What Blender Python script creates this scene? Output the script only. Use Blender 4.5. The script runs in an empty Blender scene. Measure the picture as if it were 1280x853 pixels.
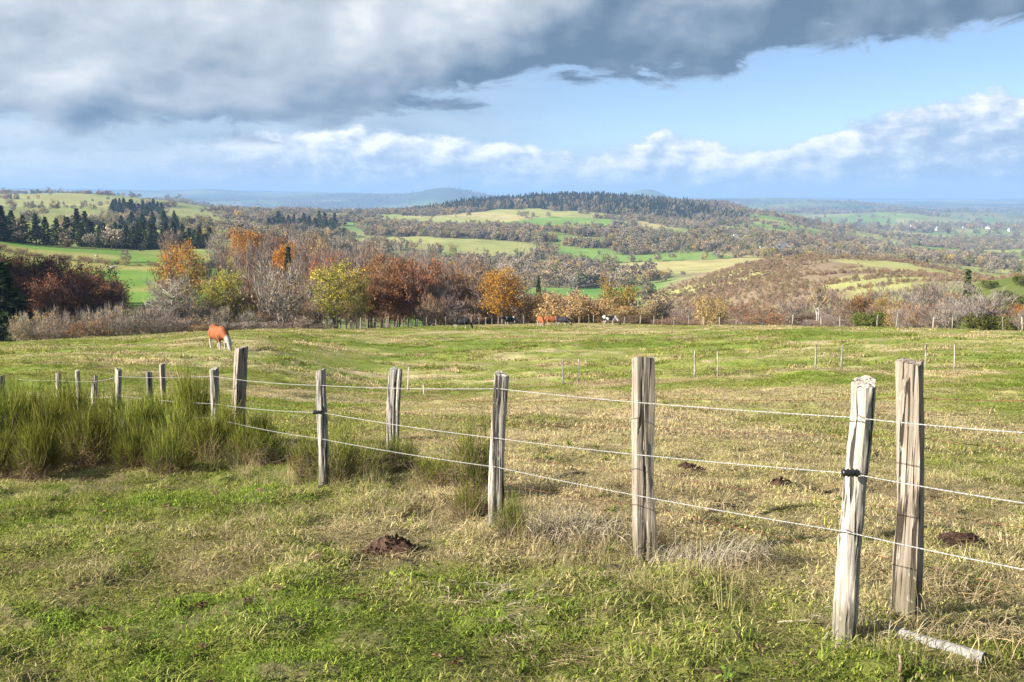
import bpy, bmesh, math, random
import numpy as np
from mathutils import Vector, Matrix

PI = math.pi
R = math.radians
sc = bpy.context.scene
C = sc.collection

# ------------------------------------------------------------------ camera
F = 1244.0                                   # focal length in pixels of a 1280 wide picture
PITCH = math.atan((426.5 - 248.0) / F)
CAMZ = 1.6
cam_d = bpy.data.cameras.new("camera")
cam = bpy.data.objects.new("camera", cam_d)
C.objects.link(cam)
cam.location = (0, 0, CAMZ)
cam.rotation_euler = (PI / 2 - PITCH, 0, 0)
cam_d.sensor_width = 36.0
cam_d.lens = 36.0 * F / 1280.0
cam_d.clip_start = 0.05
cam_d.clip_end = 120000
sc.camera = cam

# ------------------------------------------------------------------ light, exposure
SUN_AZ = R(-113)            # measured from the viewing direction (+Y) towards +X
SUN_EL = R(25)
SUNV = Vector((math.sin(SUN_AZ) * math.cos(SUN_EL), math.cos(SUN_AZ) * math.cos(SUN_EL), math.sin(SUN_EL)))
sun_d = bpy.data.lights.new("sun", 'SUN')
sun_d.energy = 5.0
sun_d.angle = R(0.55)
sun_d.color = (1.0, 0.93, 0.83)
sun = bpy.data.objects.new("sun", sun_d)
C.objects.link(sun)
sun.rotation_euler = (-SUNV).to_track_quat('-Z', 'Y').to_euler()
sun.location = SUNV * 100

sc.view_settings.view_transform = 'Standard'
sc.view_settings.look = 'None'
sc.view_settings.exposure = 1.68
sc.view_settings.gamma = 1.0
sc.view_settings.use_curve_mapping = False
sc.cycles.max_bounces = 6
sc.cycles.diffuse_bounces = 2
sc.cycles.glossy_bounces = 2
sc.cycles.transmission_bounces = 3
sc.cycles.transparent_max_bounces = 6
sc.cycles.volume_bounces = 0
sc.cycles.use_denoising = True
sc.cycles.denoising_prefilter = 'NONE'
sc.cycles.use_adaptive_sampling = True
sc.cycles.adaptive_threshold = 0.02


# ------------------------------------------------------------------ node helper
class NT:
    """tiny expression builder over a node tree"""
    def __init__(self, tree):
        self.t = tree

    def new(self, typ, **kw):
        n = self.t.nodes.new(typ)
        for k, v in kw.items():
            setattr(n, k, v)
        return n

    def put(self, sock, v):
        if v is None:
            return
        if isinstance(v, bpy.types.NodeSocket):
            self.t.links.new(v, sock)
        else:
            sock.default_value = v

    def m(self, op, a, b=None, c=None, clamp=False):
        n = self.new('ShaderNodeMath', operation=op, use_clamp=clamp)
        self.put(n.inputs[0], a)
        self.put(n.inputs[1], b)
        self.put(n.inputs[2], c)
        return n.outputs[0]

    def vm(self, op, a, b=None, scale=None):
        n = self.new('ShaderNodeVectorMath', operation=op)
        self.put(n.inputs[0], a)
        if b is not None:
            self.put(n.inputs[1], b)
        if scale is not None:
            self.put(n.inputs['Scale'], scale)
        return n.outputs['Value'] if op in ('DOT_PRODUCT', 'LENGTH', 'DISTANCE') else n.outputs[0]

    def ss(self, v, a, b, lo=0.0, hi=1.0):
        n = self.new('ShaderNodeMapRange', interpolation_type='SMOOTHSTEP')
        self.put(n.inputs['Value'], v)
        self.put(n.inputs['From Min'], a)
        self.put(n.inputs['From Max'], b)
        self.put(n.inputs['To Min'], lo)
        self.put(n.inputs['To Max'], hi)
        return n.outputs[0]

    def mix(self, f, a, b, blend='MIX'):
        n = self.new('ShaderNodeMix', data_type='RGBA', blend_type=blend)
        self.put(n.inputs['Factor'], f)
        self.put(n.inputs[6], a if isinstance(a, bpy.types.NodeSocket) else (*a, 1))
        self.put(n.inputs[7], b if isinstance(b, bpy.types.NodeSocket) else (*b, 1))
        return n.outputs[2]

    def noise(self, vec, scale, detail=4, rough=0.5, dist=0.0, lac=2.0):
        n = self.new('ShaderNodeTexNoise')
        self.put(n.inputs['Vector'], vec)
        self.put(n.inputs['Scale'], scale)
        self.put(n.inputs['Detail'], detail)
        self.put(n.inputs['Roughness'], rough)
        self.put(n.inputs['Distortion'], dist)
        self.put(n.inputs['Lacunarity'], lac)
        return n.outputs['Fac']

    def ramp(self, f, pts):
        n = self.new('ShaderNodeValToRGB')
        e = n.color_ramp.elements
        while len(e) < len(pts):
            e.new(0.5)
        for el, (p, col) in zip(e, pts):
            el.position = p
            el.color = (*col, 1)
        self.put(n.inputs[0], f)
        return n.outputs[0]

    def curve(self, x, pts, x0, x1, ymax):
        """piecewise smooth curve y(x) through pts"""
        n = self.new('ShaderNodeFloatCurve')
        cv = n.mapping.curves[0]
        xs = [((p - x0) / (x1 - x0), q / ymax) for p, q in pts]
        cv.points[0].location = xs[0]
        cv.points[1].location = xs[-1]
        for p in xs[1:-1]:
            cv.points.new(*p)
        n.mapping.update()
        t = self.m('DIVIDE', self.m('SUBTRACT', x, x0), x1 - x0, clamp=True)
        self.put(n.inputs['Value'], t)
        return self.m('MULTIPLY', n.outputs[0], ymax)


# ------------------------------------------------------------------ world: sky and clouds
world = bpy.data.worlds.new("World")
sc.world = world
world.use_nodes = True
wt = world.node_tree
wt.nodes.clear()
w = NT(wt)
out = w.new('ShaderNodeOutputWorld')
sky = w.new('ShaderNodeTexSky', sky_type='NISHITA', sun_disc=False)
sky.sun_elevation = SUN_EL
sky.sun_rotation = SUN_AZ
sky.air_density = 0.7
sky.dust_density = 0.55
sky.ozone_density = 1.6
sky.altitude = 900
bg_sky = w.new('ShaderNodeBackground')
wt.links.new(sky.outputs[0], bg_sky.inputs[0])
bg_sky.inputs[1].default_value = 0.050
dirv = w.new('ShaderNodeTexCoord').outputs['Generated']
sx = w.new('ShaderNodeSeparateXYZ')
wt.links.new(dirv, sx.inputs[0])
u = w.m('MULTIPLY', w.m('ARCTAN2', sx.outputs[0], sx.outputs[1]), 12.44)
v = w.m('MULTIPLY', w.m('ARCSINE', sx.outputs[2]), 12.44)
P = w.vm('MULTIPLY', dirv, (12.44, 12.44, 21.0))
PS = w.vm('ADD', P, tuple(Vector((SUNV.x, SUNV.y * 0.4, 1.1)).normalized() * 0.42))
PS2 = w.vm('ADD', P, tuple(Vector((SUNV.x, SUNV.y * 0.4, 1.0)).normalized() * 0.16))
# the great cloud deck overhead: its far edge climbs towards the right
edge = w.curve(u, [(-13, .62), (-6.4, .66), (-3.4, .78), (-1.4, .96), (-0.2, 1.12), (.5, 1.36), (2.1, 1.36), (3.4, 1.60), (4.4, 1.74), (6.4, 1.80), (9, 1.75), (13, 1.9)], -13, 13, 4.0)
above = w.m('SUBTRACT', v, edge)
n1 = w.noise(P, 0.30, 5, 0.45, 0.25)
n1s = w.noise(PS, 0.30, 5, 0.45, 0.25)
n2 = w.noise(P, 1.15, 6, 0.55, 0.25)
n2s = w.noise(PS2, 1.15, 6, 0.55, 0.25)
wisp = w.noise(w.vm('MULTIPLY', dirv, (12.44, 12.44, 36.0)), 1.1, 8, 0.62, 0.6)
dd = w.m('ADD', w.m('MULTIPLY', above, 1.5), w.m('ADD', w.m('MULTIPLY', w.m('SUBTRACT', n1, 0.5), 1.2), w.m('MULTIPLY', w.m('SUBTRACT', wisp, 0.5), 1.8)))
deck = w.ss(dd, -0.06, 0.30)
# overhead and behind, the deck is broken
holes = w.ss(w.noise(P, 0.12, 4, 0.5), 0.40, 0.52)
deck = w.m('MULTIPLY', deck, w.m('MAXIMUM', holes, w.ss(v, 7.0, 3.2)))
lit = w.m('MULTIPLY', w.m('SUBTRACT', n1, n1s), 3.6)
thick = w.ss(above, 0.0, 1.15)                                  # thin front edge to deep body
rightd = w.ss(u, -1.6, 4.2)                                     # the bank is deepest, so darkest below, on that side
b0 = w.m('ADD', 0.47, w.m('MULTIPLY', lit, 1.0))
b0 = w.m('ADD', b0, w.m('MULTIPLY', w.m('SUBTRACT', n1, 0.5), 0.75))
b0 = w.m('ADD', b0, w.m('MULTIPLY', w.m('SUBTRACT', thick, 0.62), 0.40))
b0 = w.m('ADD', b0, w.m('MULTIPLY', w.m('SUBTRACT', n2, 0.5), 0.12))
b0 = w.m('ADD', b0, w.m('MULTIPLY', w.m('SUBTRACT', n2, n2s), 0.45))
b0 = w.m('SUBTRACT', b0, w.m('MULTIPLY', rightd, 0.34))
b0 = w.m('MAXIMUM', w.m('MINIMUM', b0, 1.0), 0.0)
deckc = w.ramp(b0, [(0.0, (.098, .150, .225)), (.22, (.18, .240, .315)), (.45, (.325, .375, .43)), (.68, (.43, .475, .52)), (1.0, (.68, .68, .67))])
# a row of cumulus low over the plain
top2 = w.curve(u, [(-13, .62), (-6.4, .50), (-3.2, .70), (-2.2, .86), (-.9, .78), (0, .64), (1, .56), (2.1, .74), (2.9, .56), (3.8, .78), (4.5, .96), (5.3, 1.20), (6.0, 1.10), (6.6, 1.0), (9, .75), (13, .9)], -13, 13, 4.0)
P3 = w.vm('MULTIPLY', dirv, (12.44, 12.44, 22.0))
n3 = w.noise(P3, 1.7, 9, 0.62, 0.10)
n3s = w.noise(w.vm('ADD', P3, (-0.14, 0, 0.13)), 1.7, 9, 0.62, 0.10)
n4 = w.noise(w.vm('MULTIPLY', dirv, (9, 9, 44.0)), 0.9, 6, 0.55, 0.3)
cd = w.m('ADD', w.m('MULTIPLY', w.m('SUBTRACT', w.m('ADD', top2, 0.04), v), 2.6), w.m('MULTIPLY', w.m('SUBTRACT', n3, 0.5), 1.6))
cum = w.m('MULTIPLY', w.m('MULTIPLY', w.ss(cd, -0.06, 0.28), w.ss(u, -4.6, -1.9, 0.25, 1.0)), w.ss(v, 0.02, 0.3, 0.62, 1.0))
lit3 = w.m('MULTIPLY', w.m('SUBTRACT', n3, n3s), 2.3)
rise = w.ss(w.m('SUBTRACT', top2, v), 0.62, -0.05)
b3 = w.m('ADD', w.m('ADD', 0.26, w.m('MULTIPLY', rise, 0.52)), w.m('ADD', lit3, w.m('MULTIPLY', w.m('SUBTRACT', n4, 0.5), 0.85)))
b3 = w.m('MAXIMUM', w.m('MINIMUM', b3, 1.0), 0.0)
cumc = w.ramp(b3, [(0.0, (.25, .355, .48)), (.35, (.36, .45, .555)), (.65, (.56, .61, .67)), (1.0, (.80, .80, .79))])
# thin veil under the deck, on the left
veil = w.m('MULTIPLY', w.ss(u, 1.4, -1.8), w.m('MULTIPLY', w.ss(above, 0.6, -0.1), 0.95))
b4 = w.m('ADD', w.m('MULTIPLY', w.m('SUBTRACT', n4, 0.5), 1.3), w.m('ADD', 0.34, w.ss(u, -3.6, -6.8, 0.0, 0.42)))
b4 = w.m('MAXIMUM', w.m('MINIMUM', b4, 1.0), 0.0)
veilc = w.ramp(b4, [(0.0, (.235, .325, .43)), (.5, (.375, .455, .535)), (1.0, (.60, .64, .665))])
bg_c = w.new('ShaderNodeBackground')
allc = w.mix(deck, w.mix(cum, veilc, cumc), deckc)
wt.links.new(allc, bg_c.inputs[0])
bg_c.inputs[1].default_value = 0.475
veil = w.m('MAXIMUM', veil, w.ss(v, 0.80, 0.20, 0.0, 0.80))
inv = w.m('MULTIPLY', w.m('SUBTRACT', 1.0, deck), w.m('MULTIPLY', w.m('SUBTRACT', 1.0, cum), w.m('SUBTRACT', 1.0, veil)))
alpha = w.m('SUBTRACT', 1.0, inv)
mx = w.new('ShaderNodeMixShader')
wt.links.new(alpha, mx.inputs[0])
wt.links.new(bg_sky.outputs[0], mx.inputs[1])
wt.links.new(bg_c.outputs[0], mx.inputs[2])
wt.links.new(mx.outputs[0], out.inputs[0])
world.cycles.sampling_method = 'MANUAL'
world.cycles.sample_map_resolution = 512


# ------------------------------------------------------------------ picture geometry <-> world
CP, SP = math.cos(PITCH), math.sin(PITCH)


def ray(px, py):
    a, b = (px - 640.0) / F, (426.5 - py) / F
    return a, CP + b * SP, -SP + b * CP            # x, y (forward), z


def at(px, py, Y):
    """the point seen at pixel (px, py), Y metres ahead"""
    x, y, z = ray(px, py)
    k = Y / y
    return Vector((x * k, Y, CAMZ + z * k))


def hash2(i, j, s=0):
    n = (i.astype(np.int64) * 374761393 + j.astype(np.int64) * 668265263 + s * 1442695041) & 0xffffffff
    n = ((n ^ (n >> 13)) * 1274126177) & 0xffffffff
    n = (n ^ (n >> 16)) & 0xffffffff
    return n.astype(np.float64) / 4294967295.0


def vnoise(x, y, s=0):
    x, y = np.asarray(x, float), np.asarray(y, float)
    i, j = np.floor(x), np.floor(y)
    f, g = x - i, y - j
    f, g = f * f * f * (f * (f * 6 - 15) + 10), g * g * g * (g * (g * 6 - 15) + 10)
    a, b = hash2(i, j, s), hash2(i + 1, j, s)
    c, d = hash2(i, j + 1, s), hash2(i + 1, j + 1, s)
    return (a * (1 - f) + b * f) * (1 - g) + (c * (1 - f) + d * f) * g


def fbm(x, y, o=4, s=0):
    t, a, n = 0.0, 0.5, 0.0
    for k in range(o):
        t = t + a * vnoise(x, y, s + k * 17)
        n += a
        a *= 0.5
        c_, s_ = 0.8 * 2.03, 0.6 * 2.03
        x, y = np.asarray(x) * c_ - np.asarray(y) * s_ + 5.2, np.asarray(x) * s_ + np.asarray(y) * c_ + 1.3
    return t / n


def sstep(x, a, b):
    t = np.clip((np.asarray(x, float) - a) / (b - a), 0, 1)
    return t * t * (3 - 2 * t)


def pchip(x, y, q):
    x, y = np.array(x, float), np.array(y, float)
    h = np.diff(x)
    d = np.diff(y) / h
    m = np.zeros(len(x))
    for k in range(1, len(x) - 1):
        if d[k - 1] * d[k] > 0:
            w1, w2 = 2 * h[k] + h[k - 1], h[k] + 2 * h[k - 1]
            m[k] = (w1 + w2) / (w1 / d[k - 1] + w2 / d[k])
    m[0], m[-1] = d[0], d[-1]
    k = np.clip(np.searchsorted(x, q) - 1, 0, len(x) - 2)
    t = np.clip((q - x[k]) / h[k], 0, 1)
    return ((1 + 2 * t) * (1 - t) ** 2 * y[k] + t * (1 - t) ** 2 * h[k] * m[k]
            + t * t * (3 - 2 * t) * y[k + 1] + t * t * (t - 1) * h[k] * m[k + 1])


# Survey of the land: per bearing, (forward distance in m, pixel row) pairs; z is given as ('z', value)
NEAR = [(1.0, ('z', -.10)), (5, ('z', -.60)), (10, ('z', -1.27)), (15, ('z', -2.05)), (20, ('z', -2.88))]
FAR = lambda *r: list(r)
SURVEY = {
    -520: [(30, ('z', -4.2)), (60, ('z', -7.5)), (110, ('z', -13)), (180, ('z', -18)), (300, ('z', -14)), (600, ('z', -8)), (1200, ('z', -2)), (2600, ('z', 8)), (4000, ('z', -30)), (8000, ('z', -60)), (14000, 243), (20000, 239), (32000, 247)],
    -220: [(30, ('z', -4.2)), (60, ('z', -7.5)), (110, ('z', -13)), (170, ('z', -17)), (260, ('z', -8)), (340, ('z', 2)), (560, ('z', 0)), (1200, ('z', 2)), (2600, ('z', 8)), (4000, ('z', -30)), (8000, ('z', -60)), (14000, 243), (20000, 238), (32000, 247)],
    0: [(30, ('z', -4.1)), (45, 455), (62, 444), (110, 429), (150, 436), (200, 432), (300, 402), (420, 345), (555, 299), (700, 292), (1000, 275), (1700, 254), (2600, 243.5), (3200, 246), (4500, ('z', -50)), (8000, ('z', -120)), (14000, 243), (20000, 237), (32000, 246)],
    160: [(30, ('z', -4.2)), (45, 458), (62, 441), (115, 420.5), (160, 432), (220, 425), (300, 398), (380, 372), (480, 335), (560, 316), (640, 311), (900, 290), (1500, 264), (2400, 249), (3000, 244), (3600, 248), (5000, ('z', -60)), (8000, ('z', -140)), (13000, 244), (20000, 239), (32000, 247)],
    320: [(30, ('z', -4.5)), (45, 470), (60, 439), (125, 413), (165, 422), (230, 420), (330, 395), (430, 352), (560, 329), (760, 309), (1000, 294), (1600, 276), (2200, 269), (3000, 263), (3600, 268), (5000, ('z', -90)), (8000, ('z', -160)), (13000, 246), (19000, 240), (32000, 247)],
    480: [(30, ('z', -4.8)), (45, 495), (62, 466), (100, 428), (145, 411), (180, 417), (260, 415), (400, 405), (620, 385), (900, 341), (1200, 316), (1600, 294), (2000, 281), (2500, 271), (3000, 266), (3400, 266), (5000, ('z', -110)), (8000, ('z', -180)), (13000, 248), (19000, 243), (32000, 247.5)],
    640: [(30, ('z', -4.75)), (45, 490), (62, 464), (100, 424), (158, 406), (190, 413), (280, 413), (420, 408), (700, 386), (1000, 346), (1300, 321), (1700, 296), (2100, 281), (2500, 269), (2900, 254), (3300, 250), (3900, 258), (5000, ('z', -110)), (8000, ('z', -180)), (13000, 249), (19000, 247), (32000, 248)],
    800: [(30, ('z', -4.5)), (45, 479), (62, 457), (100, 421), (150, 406), (180, 412), (300, 412), (420, 404), (600, 393), (900, 356), (1200, 336), (1600, 306), (2000, 289), (2500, 271), (3000, 256), (3500, 252), (4200, 262), (5500, ('z', -120)), (8000, ('z', -190)), (13000, 250), (20000, 249), (32000, 248)],
    960: [(30, ('z', -4.2)), (45, 469), (62, 447), (90, 419), (120, 408), (150, 414), (230, 412), (330, 404), (450, 386), (600, 347), (760, 323), (900, 331), (1150, 331), (1400, 319), (1900, 298), (2500, 281), (3100, 270), (3600, 273), (5000, 277), (8000, 263), (14000, 252.5), (20000, 250), (32000, 248.5)],
    1120: [(30, ('z', -4.1)), (45, 464), (62, 441), (95, 411), (120, 416), (180, 410), (260, 398), (360, 375), (480, 352), (620, 336), (770, 325), (900, 330), (1200, 331), (2000, 316), (3000, 299), (4500, 286), (7000, 272), (12000, 259), (20000, 251.5), (32000, 248.5)],
    1280: [(30, ('z', -4.0)), (45, 457), (62, 437), (88, 415), (110, 419), (160, 404), (230, 376), (310, 347), (380, 345), (520, 356), (900, 348), (1500, 331), (2500, 311), (4000, 293), (7000, 275), (12000, 260), (20000, 251.5), (32000, 248.5)],
    1560: [(30, ('z', -4.0)), (45, 455), (62, 435), (88, 413), (110, 412), (160, 392), (230, 360), (310, 335), (380, 333), (520, 345), (900, 345), (1500, 331), (2500, 311), (4000, 293), (7000, 275), (12000, 260), (20000, 251.5), (32000, 248.5)],
}
LD = np.linspace(math.log(0.9), math.log(33000), 700)
COLS = sorted(SURVEY)
AZS, ZT = [], []
for cpx in COLS:
    ax, ay, _ = ray(cpx, 410)
    AZS.append(math.atan2(ax, ay))
    ds, zs = [], []
    for dist, val in NEAR + SURVEY[cpx]:
        if isinstance(val, tuple):
            ds.append(dist)
            zs.append(val[1])
        else:
            p = at(cpx, val, dist)
            ds.append(math.hypot(p.x, p.y))
            zs.append(p.z)
    ZT.append(pchip(np.log(ds), zs, LD))
AZS, ZT = np.array(AZS), np.array(ZT)
BROW = {-520: 110, -220: 110, 0: 110, 160: 115, 320: 125, 480: 145, 640: 158, 800: 150, 960: 120, 1120: 95, 1280: 88, 1560: 88}
BROWA = np.array([BROW[c_] for c_ in COLS], float)


def brow(x, y):
    return np.interp(np.arctan2(x, y), AZS, BROWA)


def terrain(x, y, micro=True):
    x, y = np.atleast_1d(np.asarray(x, float)), np.atleast_1d(np.asarray(y, float))
    r = np.maximum(np.hypot(x, y), 0.92)
    az = np.clip(np.arctan2(x, y), AZS[0], AZS[-1])
    kf = np.clip((np.log(r) - LD[0]) / (LD[1] - LD[0]), 0, len(LD) - 1.001)
    k = kf.astype(int)
    t = kf - k
    i = np.clip(np.searchsorted(AZS, az) - 1, 0, len(AZS) - 2)
    s = (az - AZS[i]) / (AZS[i + 1] - AZS[i])
    c = []
    for o in (-1, 0, 1, 2):
        ii = np.clip(i + o, 0, len(AZS) - 1)
        c.append(ZT[ii, k] * (1 - t) + ZT[ii, k + 1] * t)
    z = 0.5 * (2 * c[1] + (c[2] - c[0]) * s + (2 * c[0] - 5 * c[1] + 4 * c[2] - c[3]) * s * s + (3 * c[1] - c[0] - 3 * c[2] + c[3]) * s ** 3)
    # rolling of the open country, growing with distance
    far = sstep(r, 420, 1500)
    z = z + far * (fbm(x / 420, y / 420, 3, 5) - 0.5) * 26
    vf = sstep(r, 4500, 9000)
    z = z + vf * (fbm(x / 2600, y / 2600, 4, 9) - 0.5) * np.clip(r / 15000, 0, 1.6) * 95
    # far ridges
    for apx, dist, dy_, wpx, wd, hgt in FARHILLS:
        a0 = math.atan2(ray(apx, 250)[0], ray(apx, 250)[1])
        z = z + hgt * np.exp(-((az - a0) / (wpx / F)) ** 2) * np.exp(-((np.log(r) - math.log(dist)) / wd) ** 2)
    z = z - .045 * sstep(r, 40, 20)
    if micro:
        nr = 1 - sstep(r, 60, 200)
        z = z + nr * ((fbm(x / 2.6, y / 2.6, 3, 31) - .5) * .16 + (fbm(x / .6, y / .6, 3, 37) - .5) * .15 + sstep(r, 22, 14) * sstep(fbm(x / .34, y / .34, 2, 39), .45, .68) * .055)
        z = z + sstep(r, 25, 60) * nr * (fbm(x / 6, y / 4.5, 3, 41) - .5) * .45
        z = z + sstep(r, 10, 22) * nr * (fbm(x / 1.5, y / 1.3, 2, 43) - .5) * .26
    return z


FARHILLS = [(560, 11500, 0, 50, .10, 150), (440, 12500, 0, 90, .12, 55), (808, 13000, 0, 26, .08, 115),
            (265, 15500, 0, 42, .1, 60), (215, 5200, 0, 40, .12, 60), (1115, 6600, 0, 60, .08, 45),
            (905, 3900, 0, 30, .10, 34), (60, 15500, 0, 90, .1, 60), (1080, 9500, 0, 130, .05, 55), (1230, 7600, 0, 80, .05, 50), (980, 12500, 0, 90, .05, 60)]


def gz(x, y):
    return float(terrain(x, y)[0])



def place(px, Y):
    """ground point on the bearing of column px, Y metres ahead"""
    py = 420.0
    for _ in range(4):
        a, b, c_ = ray(px, py)
        x = a * Y / b
        z = gz(x, Y)
        dz = (z - CAMZ) / Y                        # invert: py from the slope
        bb = (dz * CP + SP) / (CP - dz * SP)
        py = 426.5 - bb * F
    return Vector((x, Y, z))


# ------------------------------------------------------------------ land cover
CELL = 270.0


def cells(x, y):
    """jittered field pattern: (id hash, distance to field edge)"""
    wx = x + (fbm(x / 260, y / 260, 2, 51) - .5) * 120
    wy = y * 1.0 + (fbm(x / 260, y / 260, 2, 52) - .5) * 120
    sxx, syy = CELL, CELL * 0.8
    ci, cj = np.floor(wx / sxx), np.floor(wy / syy)
    d1 = np.full(x.shape, 1e9)
    d2 = np.full(x.shape, 1e9)
    idv = np.zeros(x.shape)
    for di in (-1, 0, 1):
        for dj in (-1, 0, 1):
            i, j = ci + di, cj + dj
            qx = (i + .15 + .7 * hash2(i, j, 3)) * sxx
            qy = (j + .15 + .7 * hash2(i, j, 4)) * syy
            d = np.hypot(wx - qx, wy - qy)
            near = d < d1
            d2 = np.where(near, d1, np.minimum(d2, d))
            idv = np.where(near, hash2(i, j, 7), idv)
            d1 = np.where(near, d, d1)
    return idv, (d2 - d1) * 0.5


def proj(x, y, z):
    rx, ry, rz = x, y * CP - (z - CAMZ) * SP, y * SP + (z - CAMZ) * CP
    return 640 + F * rx / np.maximum(ry, .1), 426.5 - F * rz / np.maximum(ry, .1)


def bearing_px(x, y):
    return 640 + F * np.tan(np.clip(np.arctan2(x, y), -1.3, 1.3)) * 0.99


def wood_density(x, y):
    """0..1 how wooded the open country is beyond the pasture"""
    x, y = np.asarray(x, float), np.asarray(y, float)
    r = np.hypot(x, y)
    q = bearing_px(x, y)
    idv, e = cells(x, y)
    hedge = sstep(e, 8, 3) * sstep(fbm(x / 70, y / 70, 2, 63), .40, .50)
    wood = (idv > .91) * 1.0
    clump = sstep(fbm(x / 170, y / 170, 3, 66), .655, .68) * .9
    w_ = np.maximum(np.maximum(hedge, wood), clump)
    # the open plateau on the left keeps only hedges
    plate = sstep(q, 340, 260) * sstep(r, 600, 700)
    w_ = w_ * (1 - plate) + plate * hedge * sstep(fbm(x / 300, y / 300, 2, 68), .42, .55)
    # bright meadows below the long conifer hill
    mead = sstep(q, 430, 500) * sstep(q, 760, 690) * sstep(r, 1950, 2100) * sstep(r, 2620, 2480)
    w_ = w_ * (1 - mead) + mead * hedge * .3
    valley = sstep(q, 430, 520) * sstep(r, 700, 850) * sstep(r, 2150, 1800)
    w_ = np.maximum(w_, valley * sstep(fbm(x / 230, y / 150, 3, 71), .60, .63))
    ridge = sstep(q, 740, 800) * sstep(r, 1250, 1350) * sstep(r, 3300, 3000)
    w_ = np.maximum(w_, ridge * sstep(fbm(x / 200, y / 160, 3, 72), .585, .61))
    w_ = w_ * (1 - .55 * sstep(q, 690, 830) * sstep(r, 950, 1100))
    # brown knoll stays open
    kn = sstep(q, 780, 850) * sstep(r, 400, 470) * sstep(r, 1150, 1000)
    w_ = w_ * (1 - kn)
    return np.clip(w_, 0, 1)


def conifer_mask(x, y):
    r = np.hypot(x, y)
    q = bearing_px(x, y)
    edge = (fbm(x / 160, y / 160, 3, 77) - .5) * 420
    m = sstep(q, 478, 500) * sstep(q, 940, 905) * (r + edge * .6 > 2560 - sstep(q, 700, 500) * -180) * (r < 3700)
    return m * 1.0


def dryness(x, y):
    """0 lush .. 1 straw, over the pasture"""
    r = np.hypot(x, y)
    q = bearing_px(x, y)
    base = 0.41 + .36 * sstep(r, 5.0, 8.5) * sstep(r, 42, 26) * sstep(q, 330, 640) + .06 * sstep(r, 42, 55)
    base = base - .20 * sstep(r, 12.5, 8.5) * sstep(q, 760, 300) - .06 * sstep(r, 6.5, 5.5)
    bank = np.exp(-((r - 46.5 + (q - 850) * .004 + (fbm(x / 5, y / 5, 2, 83) - .5) * 5) / 1.6) ** 2) * sstep(q, 600, 720)
    n = (fbm(x / 3.2, y / 2.4, 3, 85) - .5) * 1.1 + (fbm(x / .6, y / .6, 2, 87) - .5) * .55
    n = n + (fbm(x / 22, y / 13, 3, 89) - .5) * 1.0 + sstep(r, 18, 40) * (fbm(x / 7, y / 2.2, 3, 90) - .5) * .9
    return np.clip(base + n * (.75 + .25 * sstep(r, 20, 60)) + bank * .55, 0, 1)


GREEN = np.array((.175, .250, .042))
OLIVE = np.array((.260, .285, .070))
STRAW = np.array((.500, .415, .250))
SOIL = np.array((.10, .066, .042))


def lerp(a, b, t):
    t = np.asarray(t)[..., None]
    return a * (1 - t) + b * t


def ground_colour(x, y):
    r = np.hypot(x, y)
    q = bearing_px(x, y)
    dr = dryness(x, y)
    past = lerp(lerp(GREEN * .8, OLIVE * .85, np.clip(dr * 2, 0, 1)), STRAW * .85, np.clip(dr * 2 - 1, 0, 1))
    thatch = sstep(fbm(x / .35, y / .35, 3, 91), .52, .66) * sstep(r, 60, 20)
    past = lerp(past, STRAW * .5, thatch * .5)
    past = lerp(past, past * np.array((.60, .54, .58)), sstep(r, 30, 12))  # shade in the gaps between blades, put into the near ground colour
    idv, e = cells(x, y)
    g1, g2 = np.array((.16, .25, .055)), np.array((.28, .29, .10))
    tan, bracken = np.array((.38, .32, .15)), np.array((.22, .16, .10))
    f = idv * 7.13 % 1.0
    land = lerp(np.broadcast_to(g1, x.shape + (3,)), g2, sstep(f, .2, .62))
    land = lerp(land, tan, sstep(f, .72, .9) * .75)
    land = lerp(land, land * .75, sstep(fbm(x / 40, y / 40, 3, 93), .45, .7) * .6)
    wood = wood_density(x, y)
    land = lerp(land, np.array((.17, .145, .085)), wood * .7)
    land = lerp(land, np.array((.035, .045, .022)), conifer_mask(x, y) * .9)
    # brown, bracken covered knoll with a pale grassy top
    kn = sstep(q, 800, 850) * sstep(q, 1290, 1230) * sstep(r, 420, 480) * sstep(r, 1050, 980)
    knt = sstep(fbm(x / 70, y / 70, 3, 95) + sstep(r, 660, 760) * .15 + sstep(q, 960, 1080) * .34, .56, .70)
    kc = lerp(lerp(np.broadcast_to(bracken * .85, x.shape + (3,)), np.array((.27, .205, .125)), fbm(x / 12, y / 12, 3, 96)), np.array((.31, .31, .12)), knt)
    land = lerp(land, kc, kn)
    # slope of green broom on the right
    gr = sstep(q, 1150, 1230) * sstep(r, 150, 180) * sstep(r, 420, 380)
    land = lerp(land, np.array((.10, .125, .028)), gr)
    # meadow across the little valley on the left
    md = sstep(q, 330, 270) * sstep(r, 330, 360) * sstep(r, 640, 610)
    land = lerp(land, lerp(np.broadcast_to(np.array((.115, .20, .035)), x.shape + (3,)), np.array((.24, .23, .075)), sstep(fbm(x / 45, y / 30, 3, 97), .45, .65)), md)
    ml = sstep(q, 330, 250) * sstep(r, 640, 700) * sstep(r, 3800, 3300)
    land = lerp(land, lerp(np.broadcast_to(np.array((.18, .20, .055)), x.shape + (3,)), np.array((.27, .24, .09)), sstep(idv, .3, .7)), ml * .75 * (1 - wood))
    lush = np.exp(-((q - 770) / 60) ** 2 - ((r - 930) / 130) ** 2)
    land = lerp(land, np.array((.075, .19, .035)), np.clip(lush * 1.6, 0, 1) * (1 - wood))
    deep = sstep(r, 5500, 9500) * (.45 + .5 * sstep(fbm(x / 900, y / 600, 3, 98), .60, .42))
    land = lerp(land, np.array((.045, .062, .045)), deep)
    b = brow(x, y)
    return lerp(past, land, sstep(r, b + 6, b + 26))


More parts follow.
